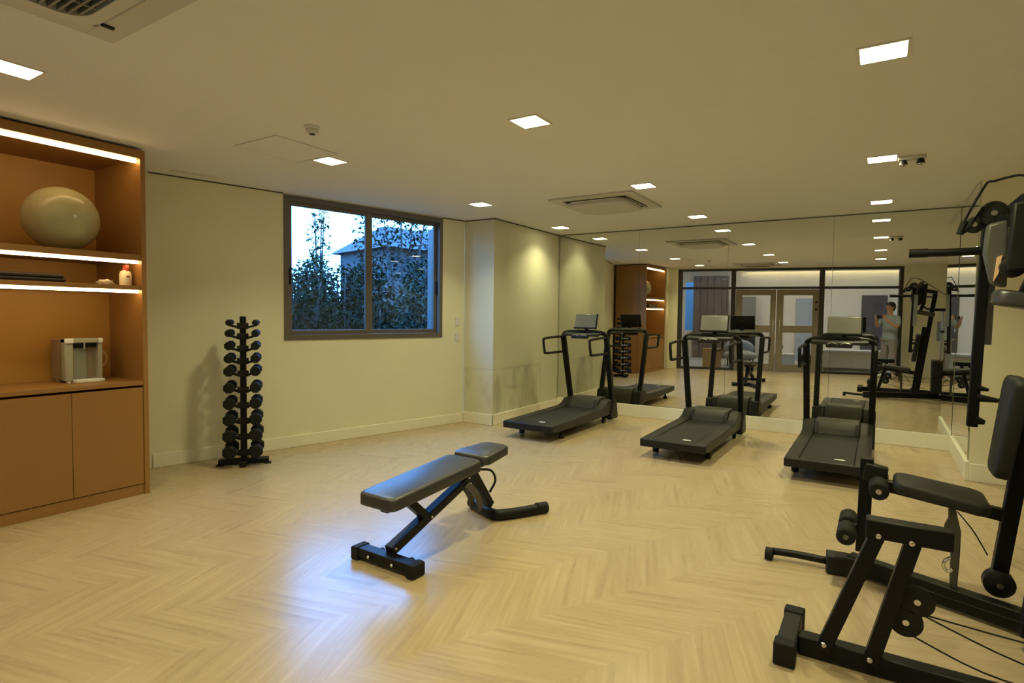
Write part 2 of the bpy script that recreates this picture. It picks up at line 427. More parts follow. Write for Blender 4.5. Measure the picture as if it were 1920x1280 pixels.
# ------------------------------------------------------------------ ceiling fittings
lamp0 = root('ceiling_light', 'x', 'light', (0, 0, H), 0, 'square recessed downlights')
m = MB(); o_, i_ = 0.108, 0.094
for a in ((-o_, o_, -o_, -i_), (-o_, o_, i_, o_), (-o_, -i_, -i_, i_), (i_, o_, -i_, i_)): m.b(a[0], a[1], a[2], a[3], -0.006, 0.0)
m.build('lamp_frame', M['trimwhite'], lamp0)
MB().b(-i_, i_, -i_, i_, -0.004, -0.001).build('diffuser', M['lamp'], lamp0)
col_n = ('row beside the window wall', 'middle row', 'row above the multi gym')
row_n = ('fourth', 'third', 'second', 'first')
first = True
for i, x in enumerate(LAMP_X):
    for j, y in enumerate(LAMP_Y):
        o = lamp0 if first else copy_tree(lamp0)
        first = False
        o.location = (x, y, H); o['label'] = 'lit square ceiling downlight, %s from the mirror in the %s' % (row_n[j], col_n[i])

def cassette(name, label, loc, open_grille):
    t = root(name, label, 'air conditioner', loc, 0, 'ceiling cassettes')
    h = 0.475
    m = MB()
    for a in ((-h, h, -h, -0.36), (-h, h, 0.36, h), (-h, -0.36, -0.36, 0.36), (0.36, h, -0.36, 0.36)):
        m.b(a[0], a[1], a[2], a[3], -0.022, 0)
    m.build('fascia', M['acgrey'], t, bev=0.006)
    MB().b(-0.36, 0.36, -0.36, 0.36, -0.012, -0.002).build('air_slot', M['dark'], t)
    m = MB()
    rr = rrect(-0.315, 0.315, -0.315, 0.315, 0.09)
    r2 = rrect(-0.24, 0.24, -0.24, 0.24, 0.07)
    if not open_grille:
        m.rings([[Vector((x, y, -0.02)) for x, y in rr], [Vector((x, y, -0.062)) for x, y in rr], [Vector((x, y, -0.085)) for x, y in r2]])
        m.build('centre_panel', M['acgrey'], t, smooth='auto')
        for sx, sy in ((1, 0), (-1, 0), (0, 1), (0, -1)):
            m = MB()
            if sx: m.box((sx * 0.345, 0, -0.026), (0.05, 0.5, 0.008), Euler((0, sx * 0.5, 0)).to_matrix())
            else: m.box((0, sy * 0.345, -0.026), (0.5, 0.05, 0.008), Euler((-sy * 0.5, 0, 0)).to_matrix())
            m.build('louvre', M['acgrey'], t)
    else:
        m = MB()
        ring = [[Vector((x, y, z)) for x, y in rrect(-k, k, -k, k, 0.1)] for k, z in ((0.33, -0.02), (0.33, -0.05), (0.27, -0.055), (0.27, -0.02))]
        m.rings(ring, cap=False, closed=True); m.build('centre_panel', M['acgrey'], t, smooth='auto')
        m = MB()
        for k in range(-8, 9): m.b(-0.265, 0.265, k * 0.031 - 0.005, k * 0.031 + 0.005, -0.052, -0.03)
        for k in (-0.13, 0, 0.13): m.b(k - 0.004, k + 0.004, -0.265, 0.265, -0.050, -0.032)
        m.build('grille', mat('grille_grey', (0.22, 0.22, 0.20), 0.5), t)
        MB().box((-0.30, 0.38, -0.026), (0.02, 0.05, 0.012)).build('latch_slot', M['dark'], t, bev=0.003)
    return t
cassette('ceiling_air_conditioner', 'square ceiling air unit with raised centre panel, nearer the mirror', (-2.60, 6.0, H), False)
cassette('ceiling_air_conditioner', 'square ceiling air unit with open grille, cut by the top edge of the photo', (-2.58, 0.84, H), True)
t = root('smoke_detector', 'small round smoke detector on the ceiling beside the access panel', 'detector', (-3.29, 2.62, H))
MB().lathe([(0.052, 0), (0.052, -0.012), (0.046, -0.016)], seg=28).build('detector_base', M['trimwhite'], t, smooth='auto')
MB().lathe([(0.044, -0.016), (0.042, -0.034), (0.026, -0.046), (0.024, -0.048)], seg=28).build('detector_head', M['acgrey'], t, smooth='auto')
MB().lathe([(0.020, -0.048), (0.019, -0.052)], seg=20).build('sensor', M['dark'], t, smooth='auto')
t = root('access_panel', 'flush square access hatch outlined in the ceiling', 'hatch', (-3.91, 2.88, H))
MB().prism(rrect(-0.245, 0.245, -0.27, 0.27, 0.01), 'z', -0.004, 0.0).build('hatch_panel', M['ceiling'], t)
m = MB()
for a in ((-0.252, 0.252, -0.277, -0.27), (-0.252, 0.252, 0.27, 0.277), (-0.252, -0.245, -0.27, 0.27), (0.245, 0.252, -0.27, 0.27)): m.b(a[0], a[1], a[2], a[3], -0.005, 0)
m.build('hatch_frame', M['acgrey'], t)
t = root('air_vent', 'slim pale air vent in the ceiling along the window wall', 'vent', wa(0.33, 0.22, H), math.atan2(AD.y, AD.x))
m = MB()
for k in range(3): m.b(-0.19, 0.19, -0.03 + k * 0.025, -0.018 + k * 0.025, -0.006, 0)
m.b(-0.19, -0.18, -0.03, 0.032, -0.006, 0); m.b(0.18, 0.19, -0.03, 0.032, -0.006, 0)
m.build('vent_slats', M['trimwhite'], t); MB().b(-0.18, 0.18, -0.028, 0.03, -0.003, -0.001).build('vent_back', M['acgrey'], t)
t = root('ceiling_sensor', 'small twin-head emergency spotlight on the ceiling beside a downlight', 'emergency light', (0.165, 5.43, H))
MB().b(-0.09, 0.09, -0.03, 0.03, -0.028, 0).build('housing', M['acgrey'], t, bev=0.006)
for s in (-1, 1):
    h = MB().lathe([(0.02, 0), (0.028, -0.03), (0.03, -0.035)], c=(s * 0.055, -0.01, -0.028), seg=20).build('spot_head', M['blackplastic'], t, smooth='auto')
    MB().lathe([(0.024, -0.0355), (0.02, -0.042)], c=(s * 0.055, -0.01, -0.028), seg=20).build('lens', M['chrome'], h, smooth='auto')

# ------------------------------------------------------------------ shelving cabinet (open shelves above, doors below)
CX0, CXF, CY0, CY1 = -5.66, -4.87, 0.80, 2.305
cab = root('storage_cabinet', 'tall caramel cabinet with lit open shelves above two-tone doors, left of the dumbbell rack', 'cabinet', (-5.265, 1.55, 0))
th = 0.036
MB().b(CX0, CXF, CY1 - th, CY1, 0, 2.69).build('side_panel', M['wood'], cab, True, bev=0.002)
MB().b(CX0, CXF, CY0, CY0 + th, 0, 2.69).build('side_panel', M['wood'], cab, True, bev=0.002)
MB().b(CX0, CXF, CY0 + th, CY1 - th, 2.625, 2.69).build('top_panel', M['wood'], cab, True, bev=0.002)
MB().b(CX0, CX0 + 0.02, CY0 + th, CY1 - th, 0.9, 2.625).build('back_panel', M['woodback'], cab, True)
MB().b(CX0 + 0.02, -5.42, CY0 + th, CY1 - th, 0.9, 1.59).build('service_panel', M['woodback'], cab, True)
def shelf(z0, z1, x0=CX0 + 0.02):
    s = MB().b(x0, CXF - 0.006, CY0 + th, CY1 - th, z0, z1).build('shelf', M['wood'], cab, True, bev=0.002)
    return s
sh1 = shelf(1.84, 1.885); sh2 = shelf(1.612, 1.645)
def led(z, parent, up=0.028):
    MB().b(CXF - 0.058, CXF - 0.034, CY0 + th + 0.01, CY1 - th - 0.01, z - up, z).build('led_strip', M['led'], parent, True)
top = [o for o in cab.children if o.name.startswith('top_panel')][0]
led(2.624, top); led(1.839, sh1, 0.022); led(1.611, sh2, 0.022)
MB().b(CX0 + 0.02, CXF - 0.004, CY0 + th, CY1 - th, 0.868, 0.90).build('counter_top', M['wood'], cab, True, bev=0.002)
MB().b(CX0 + 0.05, CXF - 0.03, CY0 + th, CY1 - th, 0.09, 0.85).build('carcass', M['woodback'], cab, True)
MB().b(CX0 + 0.05, CXF - 0.012, CY0 + th, CY1 - th, 0.0, 0.082).build('plinth', M['wood'], cab, True)
for a, b in ((1.7915, 2.266), (1.3165, 1.7885), (0.84, 1.3135)):
    MB().b(CXF - 0.028, CXF - 0.006, a, b, 0.088, 0.850).build('door', M['wood'], cab, True, bev=0.002)

# things in the cabinet
MB_ball = MB().ball((0, 0, 0.235), 0.238, (1, 1, 0.985), 40, 28)
t = root('exercise_ball', 'large glossy sage exercise ball on the top shelf of the cabinet', 'exercise ball', (-5.15, 1.85, 1.8855))
MB_ball.build('ball_skin', M['ball'], t, smooth=True)
MB().lathe([(0.012, 0), (0.012, -0.01), (0.006, -0.012)], c=(0.238, 0, 0.24), seg=16, axis='x').build('valve', M['trimwhite'], t, smooth='auto')
t = root('exercise_mat', 'dark folded exercise mat lying on the middle cabinet shelf', 'mat', (-5.16, 1.49, 1.6455))
m = MB(); m.prism(rrect(-0.20, 0.20, 0.002, 0.030, 0.013), 'y', -0.32, 0.31)
m.build('mat_layer', M['rubber'], t, smooth='auto')
MB().prism(rrect(-0.195, 0.195, 0.0305, 0.060, 0.013), 'y', -0.32, 0.30).build('mat_layer', M['vinylgrey'], t, smooth='auto')
t = root('spray_bottle', 'cream spray bottle with a red cap at the right end of the middle cabinet shelf', 'bottle', (-4.99, 2.205, 1.6455))
MB().lathe([(0.040, 0), (0.042, 0.01), (0.042, 0.085), (0.035, 0.108), (0.018, 0.118), (0.015, 0.126)], seg=24).build('bottle_body', mat('cream_plastic', (0.80, 0.70, 0.5), 0.4), t, smooth='auto')
m = MB(); m.lathe([(0.020, 0.120), (0.020, 0.134), (0.015, 0.137)], seg=18); m.box((0.008, 0, 0.148), (0.05, 0.022, 0.026)); m.box((0.034, 0, 0.126), (0.008, 0.012, 0.035), Euler((0, 0.4, 0)).to_matrix())
m.build('trigger_cap', mat('red_plastic', (0.62, 0.10, 0.06), 0.4), t, bev=0.002)
MB().box((0.041, 0, 0.07), (0.004, 0.02, 0.014)).build('bottle_label', mat('dark_red_label', (0.25, 0.04, 0.02), 0.5), t)
t = root('crumpled_cloth', 'crumpled pale cloth beside the spray bottle on the cabinet shelf', 'cloth', (-5.03, 2.08, 1.6455))
bm = bmesh.new(); bmesh.ops.create_icosphere(bm, subdivisions=3, radius=1)
for v in bm.verts:
    k = 0.75 + 0.35 * math.sin(v.co.x * 9 + v.co.y * 5) * math.cos(v.co.z * 8 + v.co.x * 4)
    v.co = Vector((v.co.x * 0.05 * k, v.co.y * 0.065 * k, max(-0.02, v.co.z * 0.028 * k) + 0.02))
mm = MB(); mm.bm.free(); mm.bm = bm; mm.build('cloth_folds', mat('pale_cloth', (0.66, 0.58, 0.42), 0.9), t, smooth=True)
t = root('paper_sheets', 'thin pale paper sheets lying on the cabinet shelf behind the cloth', 'paper', (-5.2, 2.05, 1.6455))
for k in range(2):
    MB().box((0, 0, 0.002 + k * 0.003), (0.22, 0.30, 0.002), Euler((0, 0, 0.2 * k)).to_matrix()).build('sheet', mat('paper', (0.62, 0.58, 0.48), 0.8), t)

# water dispenser on the counter
t = root('water_dispenser', 'white countertop water dispenser with recessed bay and drip tray', 'water dispenser', (-5.19, 1.965, 0.9005))
W2 = 0.125; HH = 0.335
MB().b(-0.17, 0.02, -W2, W2, 0.018, HH - 0.01).build('dispenser_body', mat('dispenser_body_grey', (0.26, 0.20, 0.13), 0.4), t, bev=0.008)
wp = mat('dispenser_grey', (0.36, 0.35, 0.27), 0.35)
m = MB(); m.b(0.0, 0.075, -W2, -W2 + 0.055, 0.015, HH); m.b(0.0, 0.075, W2 - 0.03, W2, 0.015, HH); m.b(0.0, 0.085, -W2, W2, HH - 0.035, HH)
m.build('front_surround', wp, t, bev=0.006)
for a_, b_ in ((-W2 - 0.001, -W2 + 0.055), (W2 - 0.032, W2 + 0.001)): MB().b(0.066, 0.087, a_, b_, HH - 0.036, HH + 0.001).build('corner_cap', M['white'], t, bev=0.005)
MB().b(0.016, 0.04, -W2 + 0.055, W2 - 0.03, HH - 0.07, HH - 0.036).build('control_strip', M['dark'], t)
MB().prism(rrect(0.021, 0.034, -0.062, 0.035, 0.006), 'z', 0.03, HH - 0.075).build('bay_panel', mat('bay_grey', (0.25, 0.25, 0.21), 0.3), t)
m = MB(); m.cyl((0.052, 0.01, HH - 0.036), (0.052, 0.01, HH - 0.075), 0.009, 16); m.cyl((0.052, 0.01, HH - 0.075), (0.052, 0.01, HH - 0.082), 0.012, 16); m.build('spout', M['chrome'], t, smooth='auto')
m = MB(); m.b(0.0, 0.125, -0.075, W2 - 0.005, 0.0, 0.026); m.build('drip_tray', mat('tray_white', (0.78, 0.78, 0.74), 0.3), t, bev=0.005)
m = MB()
for k in range(6): m.b(0.02, 0.115, -0.062 + k * 0.03, -0.052 + k * 0.03, 0.0262, 0.0285)
m.build('tray_slats', M['steel'], t)
for fx_, fy_ in ((0.055, -W2 + 0.03), (-0.13, -W2 + 0.03), (-0.13, W2 - 0.03)): MB().cyl((fx_, fy_, 0), (fx_, fy_, 0.0175), 0.017, 14).build('foot', M['trimwhite'], t, smooth='auto')
MB().tube([(-0.05, W2 - 0.005, 0.25), (-0.03, W2 + 0.04, 0.23), (-0.02, W2 + 0.065, 0.175), (-0.03, W2 + 0.05, 0.12), (-0.05, W2 - 0.005, 0.09)], 0.006, 8, sub=6).build('water_hose', mat('beige_hose', (0.70, 0.50, 0.30), 0.4), t, smooth=True)

# ------------------------------------------------------------------ dumbbell tree
RX, RY = -5.075, 3.245
rr_ = math.atan2(0.8, 0.6)
rk = root('dumbbell_rack', 'black vertical dumbbell tree standing left of the window', 'dumbbell rack', (RX, RY, 0), rr_)
MB().box((0, 0.0, 0.73), (0.055, 0.05, 1.36)).build('post', M['black'], rk, bev=0.006)
MB().box((0, 0.0, 0.035), (0.44, 0.065, 0.055)).build('base_bar', M['black'], rk, bev=0.012)
MB().box((0, -0.085, 0.032), (0.06, 0.11, 0.05)).build('base_toe', M['black'], rk, bev=0.012)
MB().box((0, 0.115, 0.032), (0.06, 0.17, 0.05)).build('base_heel', M['black'], rk, bev=0.012)
for s in (-1, 1): MB().box((s * 0.21, 0, 0.0045), (0.06, 0.07, 0.009)).build('foot_pad', M['rubber'], rk)
TZ = [1.352, 1.253, 1.137, 1.02, 0.902, 0.748, 0.602, 0.452, 0.302, 0.152]
HR = [0.030, 0.036, 0.041, 0.045, 0.049, 0.052, 0.055, 0.058, 0.061, 0.064]
ordn = ['top', 'second', 'third', 'fourth', 'fifth', 'sixth', 'seventh', 'eighth', 'ninth', 'bottom']
MX = 0.112
for i, (z, r) in enumerate(zip(TZ, HR)):
    for s in (-1, 1):
        m = MB()
        for yy in (-0.028, 0.028):
            m.bar((s * 0.02, yy, z - 0.050), (s * (MX + 0.012), yy, z - 0.023), 0.020, 0.018)
            m.bar((s * (MX + 0.014), yy, z - 0.024), (s * (MX + 0.034), yy, z + 0.010), 0.018, 0.010)
        m.build('cradle_arm', M['black'], rk, bev=0.002)
    m = MB(); m.box((0, -0.028, z - 0.03), (0.10, 0.012, 0.058)); m.build('bracket', M['blackplastic'], rk, bev=0.004)
def hexhead(r, y0, y1):
    m = MB(); n = 8
    def ring(k, y): return [Vector((k * math.cos(2 * math.pi * (j + .5) / n), y, k * math.sin(2 * math.pi * (j + .5) / n))) for j in range(n)]
    m.rings([ring(r * 0.82, y0), ring(r, y0 + 0.012), ring(r, y1 - 0.012), ring(r * 0.82, y1)]); return m
for i, (z, r) in enumerate(zip(TZ, HR)):
    for s in (-1, 1):
        L = 0.042 + r * 0.7
        loc = Vector((RX, RY, 0)) + Matrix.Rotation(rr_, 3, 'Z') @ Vector((s * MX, 0, z))
        side = 'left' if s < 0 else 'right'
        d = root('dumbbell', 'black octagonal dumbbell on the %s side of the dumbbell tree, %s tier%s' % (side, ordn[i], '' if i in (0, 9) else ' from the top'), 'dumbbell', loc, rr_, 'dumbbells on the vertical rack')
        MB().cyl((0, -L - 0.004, 0), (0, L + 0.004, 0), 0.0125, 14).build('handle', M['steel'] if i > 1 else M['black'], d, smooth='auto')
        hl = 0.035 + r * 0.75
        hexhead(r, L, L + hl).build('head', M['rubber'], d, smooth='auto')
        hexhead(r, -L - hl, -L).build('head', M['rubber'], d, smooth='auto')

# ------------------------------------------------------------------ adjustable bench
bn = root('weight_bench', 'black adjustable weight bench standing alone in the middle of the floor', 'bench', (-2.33, 2.85, 0), R_(-1.5))
def pad(name, y0, y1, w0, w1, z0, z1, th, parent, m, r=0.05):
    """upholstered pad lying along y, width w0 at y0 and w1 at y1, top height z0 to z1"""
    mb = MB(); out = []
    n = 5
    L = y1 - y0
    base = []
    for (sx, yy, a0) in ((1, y1, 0), (-1, y1, 90), (-1, y0, 180), (1, y0, 270)):
        w = (w1 if yy == y1 else w0) / 2
        cx = sx * (w - r); cy = yy - r if yy == y1 else yy + r
        for k in range(n + 1):
            a = R_(a0 + 90 * k / n); base.append((cx + r * math.cos(a), cy + r * math.sin(a)))
    def ring(sc, dz):
        o = []
        cyy = (y0 + y1) / 2
        for x, y in base:
            hx = max(abs(x), 1e-6); k = 1 - sc
            xx = x - math.copysign(min(k, abs(x)), x); yy = y - math.copysign(min(k, abs(y - cyy)), y - cyy)
            t_ = (y - y0) / L; o.append(Vector((xx, yy, z0 + (z1 - z0) * t_ + dz)))
        return o
    mb.rings([ring(0.988, -th), ring(1.0, -th + 0.008), ring(1.0, -0.016), ring(0.994, -0.006), ring(0.982, 0.0)])
    return mb.build(name, m, parent, smooth='auto')
pad('back_pad', -0.57, 0.245, 0.285, 0.30, 0.437, 0.500, 0.078, bn, M['vinyl'], 0.045)
pad('seat_pad', 0.275, 0.615, 0.30, 0.23, 0.512, 0.526, 0.07, bn, M['vinyl'], 0.05)
m = MB(); m.bar((0, -0.50, 0.345), (0, 0.26, 0.392), 0.06, 0.05); m.bar((-0.06, -0.42, 0.37), (0.06, -0.42, 0.37), 0.04, 0.018); m.bar((-0.06, 0.1, 0.392), (0.06, 0.1, 0.392), 0.04, 0.018)
m.build('backrest_frame', M['black'], bn, bev=0.005)
m = MB(); m.bar((0, 0.22, 0.405), (0, 0.56, 0.425), 0.05, 0.04); m.build('seat_frame', M['black'], bn, bev=0.005)
MB().bar((0, -0.455, 0.085), (0, 0.26, 0.345), 0.065, 0.055).build('main_spine', M['black'], bn, bev=0.006)
MB().bar((0, -0.30, 0.335), (0, -0.135, 0.185), 0.055, 0.05).build('front_strut', M['black'], bn, bev=0.005)
m = MB(); m.bar((0, 0.30, 0.39), (0, 0.52, 0.095), 0.06, 0.055); m.build('rear_strut', M['black'], bn, bev=0.005)
m = MB()
arc = [(0.10 + 0.30 * math.sin(a), 0.36 - 0.30 * (1 - math.cos(a)) * 1.0) for a in [R_(25 + 9 * k) for k in range(7)]]
inner = [(y - 0.045, z - 0.02) for y, z in arc]
for s in (-1, 1):
    m.prism(arc + inner[::-1], 'x', s * 0.035 - 0.004, s * 0.035 + 0.004)
m.build('ladder_plate', mat('dark_steel', (0.12, 0.12, 0.12), 0.3, metal=0.8), bn)
m = MB(); m.prism(rrect(-0.24, 0.24, 0.018, 0.075, 0.012), 'y', -0.515, -0.435); m.build('front_foot', M['black'], bn, bev=0.006)
for s in (-1, 1):
    MB().prism(rrect(s * 0.222 - 0.03, s * 0.222 + 0.03, 0.0, 0.08, 0.014), 'y', -0.523, -0.427).build('end_cap', M['rubber'], bn, bev=0.004)
m = MB(); m.tube([(-0.22, 0.62, 0.04), (0.0, 0.52, 0.04), (0.10, 0.54, 0.038), (0.26, 0.83, 0.036)], 0.038, 12, sub=4); m.build('rear_foot', M['black'], bn, smooth='auto')
MB().cyl((0.235, 0.785, 0.041), (0.275, 0.858, 0.041), 0.041, 14).build('end_cap', M['rubber'], bn, smooth='auto')
MB().cyl((-0.20, 0.61, 0.041), (-0.245, 0.632, 0.041), 0.041, 14).build('end_cap', M['rubber'], bn, smooth='auto')
MB().tube([(0.03, 0.36, 0.39), (0.05, 0.47, 0.36), (0.05, 0.52, 0.28), (0.03, 0.48, 0.2)], 0.008, 8, sub=5).build('pull_handle', M['rubber'], bn, smooth=True)
for x, y, z in ((0.034, -0.13, 0.20), (0.034, 0.24, 0.36), (-0.1, -0.525, 0.048), (0.09, -0.525, 0.048), (0.036, -0.44, 0.1)):
    MB().ball((x, y, z), 0.010, u=10, v=8).build('bolt', M['chrome'], bn, smooth=True)
for s in (-0.12, 0.12):
    MB().cyl((s, -0.42, 0.028), (s, -0.39, 0.028), 0.028, 16).build('transport_wheel', M['rubber'], bn, smooth='auto')

# ------------------------------------------------------------------ treadmills
def make_treadmill():
    t = root('treadmill', 'x', 'treadmill', (0, 0, 0), 0, 'treadmills facing the mirror')
    # side rails, rising gently to the motor hood
    for s in (-1, 1):
        o = [(-0.95, 0.125), (-0.95, 0.185), (-0.93, 0.20), (0.40, 0.215), (0.52, 0.24), (0.62, 0.30), (0.80, 0.31), (0.86, 0.22), (0.86, 0.10), (0.55, 0.10), (-0.80, 0.105)]
        x0, x1 = (0.215, 0.335) if s > 0 else (-0.335, -0.215)
        MB().prism(o, 'x', x0, x1).build('side_rail', M['deckgrey'], t, bev=0.012)
    MB().b(-0.214, 0.214, -0.935, 0.52, 0.172, 0.198).build('running_belt', M['belt'], t, bev=0.008)
    MB().b(-0.210, 0.210, -0.90, 0.50, 0.118, 0.168).build('deck_board', M['blackplastic'], t)
    m = MB(); m.b(-0.335, 0.335, -0.965, -0.925, 0.115, 0.198); m.build('rear_cover', M['blackplastic'], t, bev=0.012)
    # motor hood: sloped plate towards the runner
    m = MB(); m.prism([(0.46, 0.203), (0.56, 0.305), (0.66, 0.335), (0.82, 0.33), (0.875, 0.25), (0.875, 0.09), (0.50, 0.10)], 'x', -0.213, 0.213)
    m.build('motor_hood', M['hood'], t, bev=0.012)
    for s in (-1, 1): MB().prism([(0.455, 0.212), (0.555, 0.312), (0.575, 0.317), (0.475, 0.205)], 'x', s * 0.19 - 0.012, s * 0.19 + 0.012).build('hood_seam', M['dark'], t)
    m = MB(); m.b(-0.30, 0.30, 0.66, 0.74, 0.055, 0.10); m.b(-0.27, -0.20, -0.7, 0.66, 0.08, 0.112); m.b(0.20, 0.27, -0.7, 0.66, 0.08, 0.112)
    m.build('base_frame', M['black'], t, bev=0.005)
    for s in (-1, 1):
        m = MB(); m.cyl((s * 0.275, -0.62, 0.04), (s * 0.275, -0.62, 0.115), 0.016, 12); m.build('rear_leg', M['black'], t, smooth='auto')
        MB().lathe([(0.030, 0.0), (0.034, 0.012), (0.034, 0.038), (0.02, 0.05)], c=(s * 0.275, -0.62, 0), seg=16).build('foot', M['rubber'], t, smooth='auto')
        MB().cyl((s * 0.285 - 0.016, 0.60, 0.037), (s * 0.285 + 0.016, 0.60, 0.037), 0.037, 18).build('wheel', M['rubber'], t, smooth='auto')
        m = MB(); m.bar((s * 0.285, 0.60, 0.05), (s * 0.285, 0.68, 0.10), 0.03, 0.03); m.build('wheel_bracket', M['black'], t)
        # uprights: foot plate and slanted post
        m = MB(); m.bar((s * 0.318, 0.86, 0.06), (s * 0.325, 0.55, 1.17), 0.062, 0.078, up=(0, 1, 0.25)); m.build('upright', M['black'], t, bev=0.012)
        MB().prism([(0.70, 0.035), (0.93, 0.035), (0.93, 0.10), (0.88, 0.30), (0.80, 0.30), (0.70, 0.12)], 'x', s * 0.318 - 0.04, s * 0.318 + 0.04).build('upright_boot', M['blackplastic'], t, bev=0.012)
        # handrail loop reaching back to the runner
        pts = [(s * 0.33, 0.55, 1.165), (s * 0.335, 0.30, 1.165), (s * 0.335, 0.03, 1.150), (s * 0.335, -0.005, 1.12), (s * 0.335, 0.03, 0.985), (s * 0.335, 0.06, 0.955), (s * 0.335, 0.3, 0.952), (s * 0.33, 0.60, 0.955)]
        if s < 0:
            MB().tube(pts, 0.0165, 10, sub=3).build('handrail', M['rubber'], t, smooth=True)
        else:
            MB().tube(pts, 0.0165, 10, sub=3).build('handrail', M['rubber'], t, smooth=True)
    # arched console bar between the uprights
    pts = [(-0.325, 0.56, 1.14), (-0.318, 0.545, 1.19), (-0.28, 0.535, 1.222), (-0.15, 0.53, 1.238), (0.15, 0.53, 1.238), (0.28, 0.535, 1.222), (0.318, 0.545, 1.19), (0.325, 0.56, 1.14)]
    MB().tube(pts, 0.03, 10, sub=4).build('console_bar', M['black'], t, smooth=True)
    m = MB(); m.prism([(0.40, 1.178), (0.60, 1.215), (0.60, 1.25), (0.40, 1.214)], 'x', -0.27, 0.27); m.build('console', M['deckgrey'], t, bev=0.012)
    c = MB().prism([(0.375, 1.150), (0.43, 1.150), (0.45, 1.225), (0.385, 1.205)], 'x', -0.125, 0.125).build('control_pod', M['blackplastic'], t, bev=0.015)
    for s in (-1, 1):
        m = MB(); m.tube([(s * 0.062 + 0.045 * math.cos(a), 0.372 + 0.012, 1.182 + 0.018 * math.sin(a)) for a in [2 * math.pi * k / 18 for k in range(18)]], 0.004, 6, closed=True)
        m.build('cup_ring', M['steel'], c, smooth=True)
    # display above the console
    R = Euler((R_(-16), 0, 0)).to_matrix()
    sp_ = MB().box((0.04, 0.50, 1.385), (0.315, 0.018, 0.195), R).build('display', M['screen'], t, bev=0.006)
    m = MB(); m.box((0.04, 0.474, 1.293), (0.325, 0.03, 0.016), R); m.box((0.202, 0.50, 1.385), (0.012, 0.028, 0.205), R); m.box((0.04, 0.513, 1.385), (0.32, 0.012, 0.20), R)
    m.build('display_bezel', M['blackplastic'], sp_)
    m = MB(); m.bar((0.04, 0.53, 1.22), (0.04, 0.535, 1.33), 0.05, 0.02, up=(0, 1, 0)); m.build('display_stalk', M['black'], t)
    # oval maker's mark near the end of the belt
    m = MB(); m.prism([(0.10 + 0.045 * math.cos(a), -0.78 + 0.022 * math.sin(a)) for a in [2 * math.pi * k / 20 for k in range(20)]], 'z', 0.1982, 0.1988)
    m.build('belt_mark', M['white'], t)
    return t
tm0 = make_treadmill()
spots = [(-3.425, 6.70, 'treadmill nearest the scuffed left wall, in front of the mirror'),
         (-1.725, 6.70, 'middle of the three treadmills in front of the mirror'),
         (-0.36, 6.68, 'treadmill beside the multi gym, in front of the mirror')]
for i, (x, y, lab) in enumerate(spots):
    o = tm0 if i == 0 else copy_tree(tm0)
    o.location = (x, y, 0); o['label'] = 'black ' + lab

# ------------------------------------------------------------------ multi gym
g = root('multi_gym', 'large black multi gym with seat, rollers, cables and press arms at the right', 'multi gym', (0.35, 3.3, 0))
def G(mb, name, m, parent=None, **k):
    return mb.build(name, m, parent or g, True, **k)
# front frame, parallel to the mirror
G(MB().bar((-0.25, 2.765, 0.045), (1.25, 2.765, 0.045), 0.07, 0.08), 'base_rail', M['black'], bev=0.006)
fb = G(MB().bar((-0.29, 2.62, 0.047), (-0.29, 2.96, 0.047), 0.075, 0.085), 'foot_bar', M['vinylgrey'], bev=0.008)
for y0, y1 in ((2.595, 2.66), (2.92, 2.985)):
    G(MB().bar((-0.29, y0, 0.05), (-0.29, y1, 0.05), 0.085, 0.10), 'end_cap', M['rubber'], fb, bev=0.008)
G(MB().bar((-0.155, 2.735, 0.06), (0.025, 2.735, 0.60), 0.06, 0.055), 'strut', M['black'], bev=0.006)
G(MB().bar((0.015, 2.735, 0.06), (0.145, 2.735, 0.60), 0.06, 0.055), 'strut', M['black'], bev=0.006)
G(MB().bar((-0.02, 2.735, 0.615), (0.265, 2.735, 0.615), 0.075, 0.075), 'cross_beam', M['black'], bev=0.006)
for x, z in ((-0.152, 0.09), (0.012, 0.08), (0.025, 0.59), (0.135, 0.585)):
    G(MB().ball((x, 2.70, z), 0.012, (1, .6, 1), 10, 8), 'bolt', M['chrome'], smooth=True)
G(MB().tube([(0.255, 2.71, 0.555), (0.24, 2.70, 0.545), (0.235, 2.70, 0.52), (0.25, 2.70, 0.505), (0.262, 2.70, 0.515)], 0.006, 8, sub=4), 'snap_hook', M['chrome'], smooth=True)
# pulleys and cables along the front frame
for (x, z) in ((0.165, 0.325), (0.13, 0.232)):
    p = G(MB().lathe([(0.052, -0.012), (0.06, -0.010), (0.048, -0.002), (0.048, 0.002), (0.06, 0.010), (0.052, 0.012)], c=(x, 2.80, z), seg=28, axis='y'), 'pulley', M['blackplastic'], smooth='auto')
    G(MB().cyl((x, 2.782, z), (x, 2.818, z), 0.012, 12), 'hub', M['chrome'], p, smooth='auto')
G(MB().bar((0.06, 2.80, 0.24), (0.19, 2.80, 0.335), 0.012, 0.035), 'pulley_bracket', M['black'])
def cable(pts): G(MB().tube(pts, 0.0035, 6, sub=4), 'cable', M['rubber'], smooth=True)
cable([(0.17, 2.80, 0.378), (0.45, 2.80, 0.335), (0.75, 2.80, 0.30)])
cable([(0.20, 2.80, 0.275), (0.45, 2.82, 0.252), (0.75, 2.80, 0.25)])
cable([(0.16, 2.80, 0.282), (0.42, 2.80, 0.195), (0.75, 2.80, 0.12)])
cable([(0.15, 2.80, 0.18), (0.38, 2.80, 0.105), (0.62, 2.80, 0.09), (0.80, 2.80, 0.10)])
